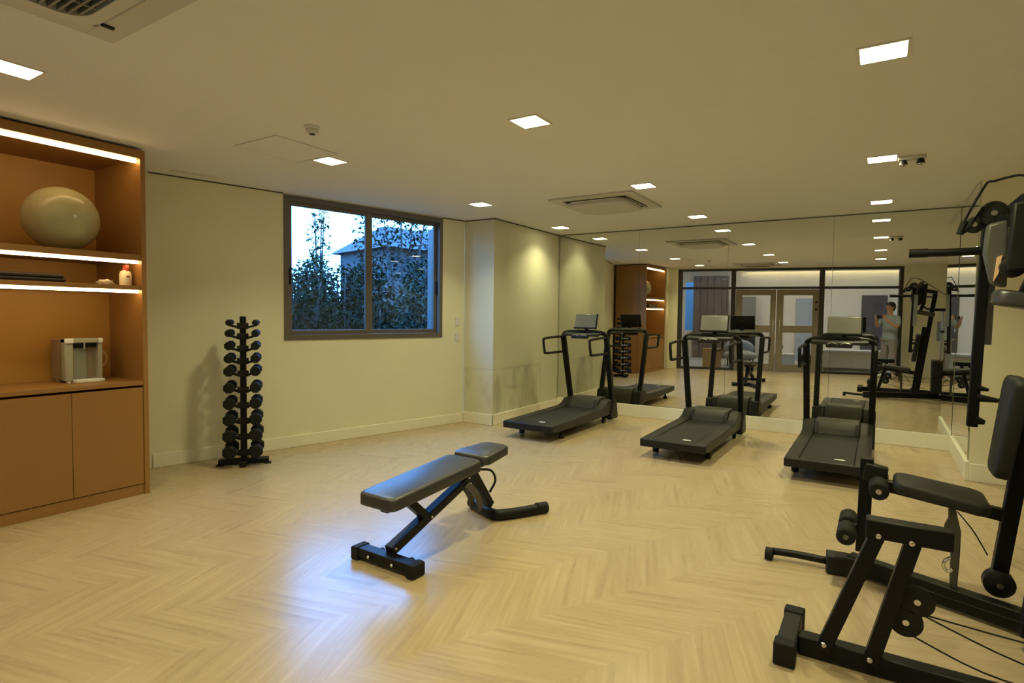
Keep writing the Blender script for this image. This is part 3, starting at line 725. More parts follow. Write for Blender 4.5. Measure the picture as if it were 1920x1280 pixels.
# main rail with its front foot
G(MB().bar((-0.10, 3.80, 0.065), (1.05, 3.30, 0.065), 0.075, 0.10), 'base_rail', M['black'], bev=0.006)
G(MB().bar((-0.215, 3.755, 0.055), (-0.03, 3.775, 0.055), 0.11, 0.105), 'front_block', M['blackplastic'], bev=0.008)
fa = G(MB().tube([(-0.20, 3.79, 0.045), (-0.36, 3.775, 0.05), (-0.50, 3.745, 0.052)], 0.022, 10, sub=3), 'stabiliser_arm', M['black'], smooth=True)
G(MB().lathe([(0.018, -0.024), (0.036, -0.02), (0.036, 0.02), (0.018, 0.024)], c=(-0.515, 3.735, 0.037), seg=18, axis='x'), 'foot', M['rubber'], fa, smooth='auto')
G(MB().prism([(0.322, 0.545), (0.345, 0.545), (0.362, 0.47), (0.378, 0.40), (0.378, 0.28), (0.372, 0.10), (0.342, 0.10), (0.340, 0.30), (0.312, 0.34), (0.310, 0.42), (0.325, 0.46)], 'y', 3.60, 3.625), 'seat_post', M['shroud'], bev=0.004)
# seat
G(MB().bar((-0.01, 3.725, 0.562), (0.56, 3.725, 0.485), 0.055, 0.06), 'seat_beam', M['black'], bev=0.006)
def slab(pts0, n, th, hw0, hw1, name, m, parent=None):
    """padded board: centreline from pts0[0] to pts0[1], normal n, half widths along y"""
    a = Vector(pts0[0]); b = Vector(pts0[1]); d = (b - a); L = d.length; d.normalize(); n = Vector(n).normalized(); w = d.cross(n).normalized()
    base = []
    r = 0.05
    for sx, yy, a0 in ((1, L, 0), (-1, L, 90), (-1, 0, 180), (1, 0, 270)):
        hw = hw1 if yy else hw0; cx = sx * (hw - r); cy = (L - r) if yy else r
        for k in range(6):
            an = R_(a0 + 18 * k); base.append((cx + r * math.cos(an), cy + r * math.sin(an)))
    def ring(k, dz):
        o = []
        for x, y in base:
            x2 = x - math.copysign(min(k, abs(x)), x); y2 = y - math.copysign(min(k, abs(y - L / 2)), y - L / 2)
            o.append(a + d * y2 + w * x2 + n * dz)
        return o
    mb = MB(); mb.rings([ring(0.01, -th), ring(0.0, -th + 0.01), ring(0.0, -0.018), ring(0.006, -0.006), ring(0.018, 0.0)])
    return G(mb, name, m, parent, smooth='auto')
slab(((0.095, 3.70, 0.618), (0.49, 3.70, 0.562)), (0.14, 0, 1), 0.06, 0.14, 0.17, 'seat', M['vinylgrey'])
# leg developer: lever with two pairs of foam rollers
lv = G(MB().bar((-0.04, 3.725, 0.165), (-0.033, 3.725, 0.69), 0.05, 0.065, up=(1, 0, 0)), 'leg_lever', M['black'], bev=0.006)
G(MB().bar((-0.05, 3.725, 0.62), (0.06, 3.725, 0.60), 0.06, 0.10), 'pivot_block', M['blackplastic'], bev=0.01)
def roller(x, y0, y1, z, parent):
    r = G(MB().lathe([(0.038, y0), (0.047, y0 + 0.008), (0.047, y1 - 0.008), (0.038, y1)], c=(x, 0, z), seg=22, axis='y'), 'foam_roller', M['foam'], parent, smooth='auto')
    G(MB().lathe([(0.014, y0 - 0.006), (0.014, y0 + 0.001)], c=(x, 0, z), seg=14, axis='y'), 'end_cap', M['chrome'], r, smooth='auto')
for x, z in ((0.025, 0.56), (-0.115, 0.29)):
    roller(x, 3.53, 3.69, z, lv); roller(x, 3.76, 3.92, z, lv)
    G(MB().cyl((x, 3.54, z), (x, 3.91, z), 0.011, 10), 'roller_axle', M['steel'], lv, smooth='auto')
G(MB().bar((-0.04, 3.725, 0.29), (-0.115, 3.725, 0.29), 0.04, 0.04), 'lever_tab', M['black'], lv)
# leaning upright with the back pad
G(MB().bar((0.535, 3.70, 0.10), (0.66, 3.70, 1.30), 0.06, 0.065, up=(1, 0, 0)), 'back_upright', M['black'], bev=0.006)
k_ = G(MB().lathe([(0.045, -0.045), (0.065, -0.03), (0.065, 0.03), (0.045, 0.045)], c=(0.54, 3.67, 0.16), seg=20, axis='y'), 'pivot_hub', M['blackplastic'], smooth='auto')
G(MB().lathe([(0.014, -0.052), (0.014, -0.04)], c=(0.54, 3.67, 0.16), seg=14, axis='y'), 'hub_bolt', M['chrome'], k_, smooth='auto')
bp_ = slab(((0.487, 3.70, 0.69), (0.545, 3.70, 1.185)), (-1, 0, 0.11), 0.065, 0.125, 0.15, 'back_pad', M['vinylgrey'])
G(MB().bar((0.545, 3.70, 0.93), (0.62, 3.70, 0.92), 0.05, 0.05), 'pad_mount', M['black'])
cable([(0.37, 3.72, 0.47), (0.44, 3.72, 0.38), (0.50, 3.72, 0.27)])
# mast, head arm, weight stack (seen in the mirror)
G(MB().bar((0.60, 3.32, 0.06), (0.80, 3.56, 1.88), 0.06, 0.07, up=(1, 0, 0)), 'mast', M['black'], bev=0.006)
G(MB().bar((0.46, 3.895, 1.975), (0.82, 3.56, 1.90), 0.05, 0.06), 'head_arm', M['black'], bev=0.006)
for y in (3.30, 3.56):
    G(MB().cyl((0.93, y, 0.1), (0.93, y, 1.60), 0.012, 12), 'guide_rod', M['steel'], smooth='auto')
for k in range(11):
    G(MB().b(0.80, 1.08, 3.26, 3.60, 0.14 + k * 0.052, 0.14 + k * 0.052 + 0.047), 'weight_plate', M['blackplastic'], bev=0.004)
G(MB().b(0.86, 1.00, 3.24, 3.255, 1.04, 1.40), 'stack_cover', mat('pale_grey_cover', (0.36, 0.36, 0.35), 0.4), bev=0.004)
G(MB().bar((0.93, 3.26, 1.22), (0.93, 3.60, 1.22), 0.04, 0.04), 'cover_bracket', M['black'])
G(MB().bar((0.93, 3.28, 1.60), (0.93, 3.58, 1.60), 0.06, 0.05), 'top_rail', M['black'], bev=0.006)
G(MB().bar((0.785, 3.54, 1.60), (0.94, 3.54, 1.60), 0.05, 0.05), 'top_link', M['black'], bev=0.006)
G(MB().bar((0.98, 2.72, 0.05), (1.06, 3.75, 0.05), 0.075, 0.08), 'rear_rail', M['black'], bev=0.006)
G(MB().tube([(0.74, 3.40, 1.60), (0.68, 3.40, 1.63), (0.63, 3.42, 1.70), (0.63, 3.42, 1.78), (0.67, 3.43, 1.83), (0.80, 3.50, 1.82)], 0.014, 8, sub=3), 'handle_loop', M['rubber'], smooth=True)
G(MB().bar((0.69, 3.41, 1.625), (0.78, 3.50, 1.62), 0.03, 0.03), 'loop_bracket', M['black'])
ra = G(MB().tube([(1.06, 3.42, 0.48), (1.16, 3.42, 0.60), (1.30, 3.42, 0.63), (1.42, 3.42, 0.62)], 0.024, 10, sub=4), 'side_arm', M['black'], smooth=True)
for x_ in (1.18, 1.32):
    G(MB().tube([(x_, 3.42, 0.60), (x_ + 0.04, 3.42, 0.35), (x_ + 0.06, 3.42, 0.0)], 0.018, 8, sub=3), 'arm_leg', M['black'], ra, smooth=True)
# pulley head above the seat
ph = G(MB().lathe([(0.052, -0.014), (0.062, -0.012), (0.05, 0), (0.062, 0.012), (0.052, 0.014)], c=(0.475, 3.86, 2.005), seg=26, axis='y'), 'head_pulley', M['blackplastic'], smooth='auto')
G(MB().lathe([(0.014, -0.024), (0.014, 0.024)], c=(0.475, 3.86, 2.005), seg=14, axis='y'), 'hub', M['chrome'], ph, smooth='auto')
ph = G(MB().lathe([(0.036, -0.014), (0.042, -0.012), (0.034, 0), (0.042, 0.012), (0.036, 0.014)], c=(0.40, 3.88, 1.955), seg=26, axis='y'), 'head_pulley', M['blackplastic'], smooth='auto')
G(MB().lathe([(0.012, -0.02), (0.012, 0.02)], c=(0.40, 3.88, 1.955), seg=14, axis='y'), 'hub', M['chrome'], ph, smooth='auto')
G(MB().prism([(0.445, 1.945), (0.53, 1.965), (0.535, 1.62), (0.47, 1.64), (0.435, 1.80)], 'y', 3.80, 3.87), 'arm_shroud', M['shroud'], bev=0.015)
G(MB().prism([(0.53, 2.03), (0.68, 2.05), (0.66, 1.70), (0.515, 1.70)], 'y', 3.70, 3.77), 'stack_shroud', M['blackplastic'], bev=0.012)
G(MB().prism([(0.488, 1.775), (0.507, 1.785), (0.494, 1.69), (0.478, 1.655)], 'y', 3.775, 3.80), 'label_plate', M['peach'])
# hanging butterfly lever and its handle
lv2 = G(MB().bar((0.478, 4.08, 1.98), (0.452, 4.08, 0.865), 0.05, 0.05, up=(1, 0, 0)), 'press_lever', M['black'], bev=0.006)
G(MB().bar((0.503, 4.13, 1.85), (0.497, 4.13, 1.32), 0.012, 0.058, up=(1, 0, 0)), 'lever_guard', M['bluegrey'], lv2, bev=0.004)
for z, r, l in ((1.085, 0.012, 0.05), (1.03, 0.016, 0.10), (0.905, 0.018, 0.04)):
    G(MB().tube([(0.465, 4.06, z), (0.465 + l, 4.06, z - 0.01)], [r * 1.4, r * 0.7], 10), 'adjuster_knob', M['rubber'], lv2, smooth='auto')
G(MB().bar((0.478, 4.08, 1.94), (0.60, 3.80, 2.06), 0.05, 0.06), 'lever_hanger', M['black'], bev=0.005)
G(MB().tube([(0.135, 4.05, 1.835), (0.30, 4.05, 1.832), (0.50, 4.05, 1.835)], 0.022, 14), 'press_bar', M['black'], smooth='auto')
G(MB().tube([(0.128, 4.05, 1.835), (0.215, 4.05, 1.834)], 0.025, 14), 'hand_grip', M['rubber'], smooth='auto')
slab(((0.475, 3.72, 1.612), (0.80, 3.72, 1.55)), (0.15, 0, 1), 0.075, 0.10, 0.12, 'arm_pad', M['vinyl'])
G(MB().bar((0.58, 3.72, 1.55), (0.64, 3.72, 1.75), 0.05, 0.05), 'pad_arm', M['black'], bev=0.005)
pl_ = G(MB().lathe([(0.04, -0.02), (0.052, -0.015), (0.052, 0.015), (0.04, 0.02)], c=(0.545, 3.76, 1.72), seg=20, axis='y'), 'arm_pivot', M['blackplastic'], smooth='auto')
G(MB().lathe([(0.013, -0.028), (0.013, 0)], c=(0.545, 3.76, 1.72), seg=14, axis='y'), 'hub_bolt', M['chrome'], pl_, smooth='auto')
# lat bar hanging from the head pulley
lb = root('pulldown_bar', 'bent black pulldown bar hanging from the head of the multi gym', 'pulldown bar', (0.45, 3.80, 2.0))
MB().tube([(0.335, 3.80, 1.915), (0.342, 3.80, 1.945), (0.425, 3.79, 2.135), (0.46, 3.75, 2.15), (0.60, 3.56, 2.12), (0.98, 3.20, 1.86), (1.03, 3.15, 1.80), (1.06, 3.13, 1.66)], 0.006, 10, sub=3).build('bar', M['black'], lb, True, smooth=True)
MB().tube([(0.333, 3.80, 1.90), (0.352, 3.80, 1.965)], 0.016, 12).build('hand_grip', M['rubber'], lb, True, smooth='auto')
MB().tube([(1.062, 3.128, 1.64), (1.045, 3.14, 1.73)], 0.016, 12).build('hand_grip', M['rubber'], lb, True, smooth='auto')
MB().tube([(0.345, 3.80, 1.905), (0.37, 3.81, 1.925), (0.40, 3.835, 1.985), (0.43, 3.838, 2.04)], 0.006, 8, sub=3).build('strap', M['rubber'], lb, True, smooth=True)

# ------------------------------------------------------------------ shopfront behind the camera, seen in the mirror
fr = mat('shopfront_bronze', (0.035, 0.028, 0.022), 0.45)
sfr = root('window_2', 'dark framed glazed shopfront behind the photographer', 'shopfront', sf(2.9, 0.05, 0)); sfr['kind'] = 'structure'
m = MB()
for s0, s1 in ((0.24, 0.36), (1.59, 1.70), (3.68, 3.79), (5.42, 5.50)): sfbox(m, s0, s1, 0, 0.10, 0, 2.68)
for s0, s1 in ((0.36, 1.59), (1.70, 3.68), (3.79, 5.42)):
    sfbox(m, s0, s1, 0, 0.10, 2.62, 2.68); sfbox(m, s0, s1, 0, 0.10, 2.14, 2.20)
for s0, s1 in ((0.36, 1.59), (3.79, 5.42)): sfbox(m, s0, s1, 0, 0.10, 0, 0.06)
m.build('window_frame', fr, sfr, True)
for s0, s1 in ((0.36, 1.59), (1.70, 3.68), (3.79, 5.42)):
    sfbox(MB(), s0, s1, 0.045, 0.055, 2.20, 2.62).build('pane', M['shopglass'], sfr, True)
for s0, s1 in ((0.36, 1.59), (3.79, 5.42)):
    sfbox(MB(), s0, s1, 0.045, 0.055, 0.06, 2.14).build('pane', M['shopglass'], sfr, True)
m = MB(); sfbox(m, 0.0, 0.24, -0.02, 0.2, 0, H + 0.1); struct(m.build('trim_3', M['wall']))
m = MB(); sfbox(m, 0.2, 5.5, 0.0, 0.2, 2.68, H + 0.1); struct(m.build('trim_4', M['wall']))
for k, (s0, s1) in enumerate(((1.71, 2.68), (2.70, 3.67))):
    dr = root('door_%d' % (k + 1), ['left', 'right'][k] + ' leaf of the glazed double entrance door', 'door', sf((s0 + s1) / 2, 0.05, 0)); dr['kind'] = 'structure'
    m = MB(); sfbox(m, s0, s0 + 0.16, 0.02, 0.07, 0.01, 2.13); sfbox(m, s1 - 0.13, s1, 0.02, 0.07, 0.01, 2.13)
    for z0, z1 in ((0.01, 0.2), (1.02, 1.2), (1.98, 2.13)): sfbox(m, s0 + 0.16, s1 - 0.13, 0.02, 0.07, z0, z1)
    m.build('door_frame', M['alu2'], dr, True, bev=0.004)
    for z0, z1 in ((0.2, 1.02), (1.2, 1.98)): sfbox(MB(), s0 + 0.16, s1 - 0.13, 0.04, 0.05, z0, z1).build('pane', M['shopglass'], dr, True)
    a = s1 - 0.06 if k == 0 else s0 + 0.07
    MB().tube([sf(a, 0.02, 0.9), sf(a, -0.04, 0.9), sf(a, -0.04, 1.35), sf(a, 0.02, 1.35)], 0.012, 8).build('door_handle', M['steel'], dr, True, smooth=True)
    if k:
        for z in (1.80, 1.62): MB().tube([sf(s1 - 0.06, 0.02, z), sf(s1 - 0.06, -0.03, z)], 0.025, 12).build('door_lock', M['blackplastic'], dr, True, smooth='auto')
# lobby beyond the glass
lobw = mat('lobby_white_paint', (0.71, 0.62, 0.45), 0.7, var=0.03)
lobf = mat('lobby_stone_floor', (0.42, 0.40, 0.36), 0.4, var=0.15, scale=3)
m = MB(); sfbox(m, -1.6, 8.2, 0.2, 5.4, -0.12, -0.002); struct(m.build('floor_lobby', lobf))
m = MB(); sfbox(m, -0.4, 8.2, 0.2, 5.4, 3.05, 3.15); struct(m.build('ceiling_lobby', M['ceiling']))
m = MB(); sfbox(m, 0.60, 8.2, 4.4, 4.55, 0, 3.05); sfbox(m, -0.4, 0.34, 4.4, 4.55, 0, 3.05); sfbox(m, 0.34, 0.60, 4.4, 4.55, 2.55, 3.05); sfbox(m, 0.34, 0.60, 4.4, 4.55, 0, 0.9); struct(m.build('wall_lobby_back', lobw))
m = MB(); sfbox(m, -0.4, -0.25, 0.2, 4.4, 0, 3.05); struct(m.build('wall_lobby_left', lobw))
m = MB(); sfbox(m, -2.5, 3.0, 7.0, 7.2, -0.12, 3.2); struct(m.build('wall_slit_backing', mat('slit_backing_render', (0.13, 0.13, 0.13), 0.9)))  # added behind the lobby slit so it shows dim blue instead of white sky
m = MB(); sfbox(m, 8.0, 8.15, 0.2, 4.4, 0, 3.05); struct(m.build('wall_lobby_right', lobw))
t = root('wall_panelling', 'brown panelled screen in the lobby left of the entrance doors', 'panelling', sf(1.15, 4.3, 0))
brown = mat('brown_panel', (0.15, 0.105, 0.07), 0.5, var=0.25, scale=5)
for k in range(5): sfbox(MB(), 0.60 + k * 0.225, 0.82 + k * 0.225, 4.30 - 0.02 * (k % 2), 4.39, 0.001, 2.75).build('panel', brown, t, True, bev=0.006)
t = root('lobby_cabinet', 'dark lobby cabinet with pale upper door seen through the entrance', 'cabinet', sf(2.25, 4.2, 0))
sfbox(MB(), 1.95, 2.55, 4.0, 4.39, 0.0, 1.18).build('lower_body', M['blackplastic'], t, True, bev=0.006)
sfbox(MB(), 1.95, 2.55, 4.02, 4.39, 1.18, 2.05).build('upper_door', mat('taupe_door', (0.22, 0.2, 0.16), 0.5), t, True, bev=0.006)
sfbox(MB(), 1.95, 2.55, 3.97, 4.39, 1.18, 1.20).build('ledge', M['trimwhite'], t, True)
t = root('door_3', 'pale grey door in the lobby back wall', 'door', sf(4.0, 4.38, 0)); t['kind'] = 'structure'
sfbox(MB(), 3.78, 4.25, 4.36, 4.399, 0, 2.0).build('door_leaf', mat('grey_blue_door', (0.36, 0.38, 0.38), 0.5), t, True, bev=0.004)
sfbox(MB(), 3.84, 3.87, 4.33, 4.36, 1.0, 1.1).build('door_handle', M['steel'], t, True)
t = root('door_4', 'dark brown door in the lobby behind the photographer', 'door', sf(6.0, 4.38, 0)); t['kind'] = 'structure'
sfbox(MB(), 5.65, 6.35, 4.36, 4.399, 0, 2.1).build('door_leaf', mat('dark_brown_door', (0.07, 0.045, 0.03), 0.5), t, True, bev=0.004)
sfbox(MB(), 5.70, 5.73, 4.33, 4.36, 1.0, 1.1).build('door_handle', M['steel'], t, True)
t = root('lobby_bench', 'low white built bench in the lobby beside the entrance doors', 'bench', sf(4.7, 1.2, 0))
sfbox(MB(), 3.95, 5.5, 0.9, 1.4, 0.08, 0.5).build('bench_body', lobw, t, True, bev=0.01)
sfbox(MB(), 3.9, 5.55, 0.86, 1.44, 0.5, 0.55).build('bench_top', M['trimwhite'], t, True, bev=0.006)
sfbox(MB(), 4.0, 5.45, 0.95, 1.4, -0.001, 0.08).build('plinth', M['alu2'], t, True)
# carton boxes stacked by the shopfront glass
cardb = mat('cardboard', (0.42, 0.24, 0.10), 0.8, var=0.08)
for z, h, lab in ((0.0, 0.22, 'brown cardboard box beyond the shopfront glass, lower of two'), (0.2225, 0.30, 'brown cardboard box beyond the shopfront glass, upper of two')):
    t = root('cardboard_box', lab, 'box', sf(1.17, 0.75, z), 0, 'stacked cartons')
    sfbox(MB(), 0.92, 1.40, 0.55, 0.95, z, z + h).build('carton', cardb, t, True, bev=0.004)
    sfbox(MB(), 1.13, 1.19, 0.545, 0.955, z + h - 0.03, z + h + 0.002).build('packing_tape', mat('packing_tape', (0.55, 0.42, 0.25), 0.3), t, True)
t = root('lounge_chair', 'grey rounded lounge chair in the lobby behind the entrance doors', 'chair', sf(1.95, 1.5, 0))
grey = mat('grey_upholstery', (0.34, 0.33, 0.30), 0.8, bump=0.2)
p = sf(1.95, 1.5, 0)
MB().ball((p.x, p.y, 0.30), 0.5, (0.95, 0.75, 0.30), 28, 18).build('seat', grey, t, True, smooth=True)
MB().ball((p.x - 0.1, p.y - 0.28, 0.50), 0.45, (0.95, 0.35, 0.55), 28, 18).build('backrest', grey, t, True, smooth=True)
for dx, dy in ((-.3, -.2), (.3, -.2), (-.3, .2), (.3, .2)):
    MB().cyl((p.x + dx, p.y + dy, 0), (p.x + dx, p.y + dy, 0.22), 0.02, 12).build('leg', M['black'], t, True, smooth='auto')
t = root('animal_figurine', 'small dark animal figurine on a white plinth in the lobby', 'figurine', sf(2.98, 1.3, 0.40))
p = sf(2.98, 1.3, 0.40)
MB().tube([(p.x, p.y, 0.0 + .402), (p.x, p.y, .50), (p.x + .01, p.y, .58), (p.x - .02, p.y, .68), (p.x - .05, p.y, .74), (p.x - .10, p.y, .75)], [0.03, 0.03, 0.055, 0.032, 0.03, 0.012], 12, sub=3).build('figure_body', M['black'], t, True, smooth=True)
MB().tube([(p.x - .045, p.y, .74), (p.x - .03, p.y, .80)], [0.012, 0.003], 8).build('ear', M['black'], t, True, smooth=True)
t = root('display_plinth', 'low white plinth beneath the dark figurine in the lobby', 'plinth', sf(3.05, 1.3, 0))
sfbox(MB(), 2.72, 3.32, 1.1, 1.5, 0, 0.375).build('plinth_body', M['trimwhite'], t, True, bev=0.008)
sfbox(MB(), 2.70, 3.34, 1.08, 1.52, 0.375, 0.40).build('plinth_top', M['base'], t, True, bev=0.006)
t = root('backpack', 'black backpack leaning by the right leaf of the entrance doors', 'bag', sf(3.5, 0.55, 0))
p = sf(3.5, 0.55, 0)
MB().ball((p.x, p.y, 0.24), 0.24, (0.68, 0.5, 1.0), 20, 14).build('bag_body', M['rubber'], t, True, smooth=True)
MB().ball((p.x, p.y + 0.10, 0.16), 0.13, (0.9, 0.5, 0.9), 16, 12).build('pocket', M['vinylgrey'], t, True, smooth=True)
MB().tube([(p.x - .04, p.y, .46), (p.x - .03, p.y, .53), (p.x + .03, p.y, .53), (p.x + .04, p.y, .46)], 0.01, 8, sub=3).build('strap', M['rubber'], t, True, smooth=True)
# lobby light: a lit cove along the back wall plus bare area lamps added under the ceiling
t = root('cove_light', 'long lit cove light high on the lobby back wall', 'light', sf(4.5, 4.3, 2.9))
sfbox(MB(), 2.2, 7.9, 4.22, 4.36, 2.93, 2.96).build('light_strip', emit('cove_glow', (1, .88, .65), 5.0), t, True)
sfbox(MB(), 2.15, 7.95, 4.18, 4.21, 2.86, 3.0).build('cove_board', lobw, t, True)
for s in (1.4, 3.4, 5.4):
    area('lobby_glow', sf(s, 2.3, 3.0), 0.6, 30, (1, 0.80, 0.48))

# ------------------------------------------------------------------ garden outside the window
area_n = 0
leafA = mat('leaf_green', (0.0035, 0.012, 0.0035), 0.6, spec=0.08, var=0.8, scale=3)
leafB = mat('leaf_olive', (0.012, 0.020, 0.004), 0.45, spec=0.28, var=0.8, scale=3)
bark = mat('bark', (0.04, 0.035, 0.03), 0.9, var=0.3, bump=0.4)
m = MB(); wabox(m, -9, 14, -26, -0.18, -0.3, -0.15); struct(m.build('ground', mat('garden_soil', (0.02, 0.024, 0.016), 0.9, var=0.4, scale=2)))
def leaves(c, rad, n, size, ground=0.0):
    mb = MB(); c = Vector(c)
    for _ in range(n):
        while True:
            p = Vector((random.uniform(-1, 1), random.uniform(-1, 1), random.uniform(-1, 1)))
            if 0.25 < p.length < 1: break
        p = Vector((p.x * rad[0], p.y * rad[1], p.z * rad[2])) + c
        if p.z < ground: continue
        s = size * random.uniform(0.6, 1.4)
        e = Euler((random.uniform(-1, 1), random.uniform(-1, 1), random.uniform(0, 6.28))).to_matrix()
        a = e @ Vector((s, 0, 0)); b = e @ Vector((0, s * 0.42, 0)); k = e @ Vector((0, 0, s * 0.2))
        mb._add([p - a, p + b + k, p + a, p - b + k], [(0, 1, 2), (0, 2, 3)])
    return mb
def shrub(s, n, h, w, count, size, label, m, name='garden_shrub', trunk=None):
    base = wa(s, n, -0.15)
    t = root(name, label, 'tree' if trunk else 'shrub', base, 0, 'plants outside the window')
    z0 = trunk or 0.0
    mb = MB()
    for k in range(4):
        a = k * 1.7 + s; mb.tube([base + Vector((0.05 * math.cos(a), 0.05 * math.sin(a), 0)), base + Vector((w * .25 * math.cos(a), w * .25 * math.sin(a), h * .5)), base + Vector((w * .5 * math.cos(a), w * .5 * math.sin(a), h * .9))], [0.05, 0.03, 0.008], 6, sub=3)
    mb.build('branch', bark, t, True, smooth=True)
    lm = leaves(base + Vector((0, 0, z0 + (h - z0) / 2)), (w, w, (h - z0) / 2), count, size)
    o = lm.build('foliage', m, t, True, recalc=False); o['kind'] = 'stuff'
    return t
shrub(2.9, -3.2, 2.35, 0.64, 3600, 0.052, 'leafy shrub outside behind the left edge of the window', leafA)
shrub(4.08, -3.0, 1.9, 0.5, 2600, 0.05, 'low dark shrub outside below the window mullion', leafA)
shrub(5.08, -3.3, 2.35, 0.45, 3200, 0.045, 'olive leafy shrub outside behind the right edge of the window', leafB)
shrub(3.95, -5.5, 2.75, 0.68, 2800, 0.06, 'broad leafy shrub further out behind the left pane', leafB)
shrub(5.3, -5.4, 2.80, 0.62, 2600, 0.06, 'dense dark shrub further out behind the mullion', leafA)
shrub(6.65, -5.2, 3.0, 0.68, 2800, 0.06, 'dense shrub further out behind the right pane', leafA)
shrub(4.7, -6.75, 2.95, 0.55, 2400, 0.06, 'leafy shrub outside behind the middle of the left pane', leafA)
shrub(5.95, -6.85, 3.0, 0.55, 2400, 0.06, 'leafy shrub outside in front of the low house, left of the mullion', leafB)
shrub(4.1, -4.3, 2.6, 0.46, 2200, 0.05, 'slim leafy shrub outside in the middle row behind the left pane', leafA)
shrub(8.2, -8.5, 5.8, 1.5, 2200, 0.07, 'tall airy tree outside behind the right pane', leafA, 'garden_tree', 2.0)
shrub(6.05, -9.5, 4.9, 0.33, 330, 0.07, 'thin young tree rising against the sky in the left pane', leafB, 'garden_tree', 2.2)
shrub(10.7, -7.2, 5.2, 0.95, 2400, 0.075, 'broad tree outside at the right edge of the window', leafB, 'garden_tree', 1.2)
m = MB(); wabox(m, -9, 1.6, -5.2, -5.0, -0.15, 4.2); struct(m.build('wall_sky_blocker', mat('sky_blocker_render', (0.05, 0.055, 0.05), 0.9)))  # unseen wall added to block sky light coming in through the window
t = root('garden_wall', 'dark boundary wall behind the garden shrubs', 'wall', wa(6, -7.5, -0.15))
wabox(MB(), -6, 14, -7.7, -7.5, -0.15, 1.7).build('wall_face', mat('dark_render', (0.018, 0.02, 0.022), 0.9, var=0.3), t, True)
t = root('neighbour_house', 'bluish low roofed building beyond the shrubs in the right pane', 'building', wa(11.5, -12, -0.15))
wabox(MB(), 9.5, 14.5, -15, -11.5, -0.15, 3.75).build('house_wall', mat('house_render', (0.05, 0.055, 0.06), 0.8), t, True)
m = MB(); v = [wa(9.2, -11.2, 3.75), wa(14.8, -11.2, 3.75), wa(14.8, -15.3, 3.75), wa(9.2, -15.3, 3.75), wa(10.3, -13.2, 4.75), wa(13.2, -13.2, 4.75)]
m._add(v, [(0, 1, 5, 4), (1, 2, 5), (2, 3, 4, 5), (3, 0, 4), (3, 2, 1, 0)])
m.build('roof', mat('slate_roof', (0.035, 0.04, 0.05), 0.7, var=0.2), t, True)
t = root('garden_post', 'pale vertical post close outside the right edge of the window', 'post', wa(3.46, -0.5, -0.15))
wabox(MB(), 3.45, 3.482, -0.55, -0.45, -0.15, 2.62).build('post_shaft', mat('pale_post', (0.12, 0.12, 0.12), 0.6), t, True, bev=0.004)
wabox(MB(), 3.42, 3.505, -0.565, -0.435, -0.15, -0.08).build('post_base', M['alu2'], t, True)

# ------------------------------------------------------------------ photographer (seen in the mirror)
PX, PY, PZR = 0.205, -0.335, R_(32.5)
pr = root('person', 'person in pale blue shirt and grey trousers raising a phone, reflected in the mirror', 'person', (PX, PY, 0), PZR)
skin = mat('skin', (0.50, 0.29, 0.19), 0.5, var=0.06)
def skinned(name, verts, edges, radii, m, parent, sub=2, rootv=0):
    me = bpy.data.meshes.new(name); me.from_pydata([Vector(v) for v in verts], edges, []); me.update()
    o = bpy.data.objects.new(name, me); COL.objects.link(o); o.parent = parent
    k = o.modifiers.new('skin', 'SKIN'); k.use_smooth_shade = True
    for i, r in enumerate(radii):
        s = me.skin_vertices[0].data[i]; s.radius = r if isinstance(r, tuple) else (r, r)
        s.use_root = (i == rootv)
    k2 = o.modifiers.new('sub', 'SUBSURF'); k2.levels = sub; k2.render_levels = sub
    me.materials.append(m)
    return o
V = [(0, 0, .95), (0, .005, 1.10), (0, -.005, 1.26), (0, -.01, 1.40), (0, 0, 1.50), (0, .012, 1.57),
     (0, .025, 1.63), (0, .022, 1.71), (0, .012, 1.765)]
E_ = [(0, 1), (1, 2), (2, 3), (3, 4), (4, 5), (5, 6), (6, 7), (7, 8)]
Rr = [(.15, .105), (.13, .095), (.15, .10), (.15, .095), (.055, .055), (.055, .055), (.066, .080), (.076, .094), (.05, .06)]
for s in (-1, 1):
    i = len(V)
    wx, wy, wz = (s * .112, .350, 1.405)
    V += [(s * .165, -.01, 1.425), (s * .205, .03, 1.34), (s * .235, .10, 1.21), (s * .18, .22, 1.28), (wx, wy, wz)]
    E_ += [(3, i), (i, i + 1), (i + 1, i + 2), (i + 2, i + 3), (i + 3, i + 4)]; Rr += [.058, .05, .042, .038, .027]
    i = len(V)
    V += [(s * .09, 0, .86), (s * .095, .012, .52), (s * .098, -.02, .30), (s * .10, -.02, .09), (s * .11, .03, .045), (s * .12, .14, .035)]
    E_ += [(0, i), (i, i + 1), (i + 1, i + 2), (i + 2, i + 3), (i + 3, i + 4), (i + 4, i + 5)]; Rr += [.085, .058, .054, .038, .036, .03]
skinned('body', V, E_, Rr, skin, pr)
shirt = mat('pale_blue_shirt', (0.30, 0.37, 0.43), 0.85, bump=0.15, bscale=60)
V = [(0, 0, .74), (0, .005, 1.10), (0, -.005, 1.26), (0, -.01, 1.40), (0, -.004, 1.485)]
E_ = [(0, 1), (1, 2), (2, 3), (3, 4)]; Rr = [(.185, .135), (.165, .125), (.175, .125), (.165, .115), (.075, .072)]
for s in (-1, 1):
    i = len(V); V += [(s * .165, -.01, 1.425), (s * .207, .03, 1.335), (s * .23, .085, 1.24)]
    E_ += [(3, i), (i, i + 1), (i + 1, i + 2)]; Rr += [.075, .068, .064]
skinned('shirt', V, E_, Rr, shirt, pr)
V = [(0, 0, 1.05)]; E_ = []; Rr = [(.165, .12)]
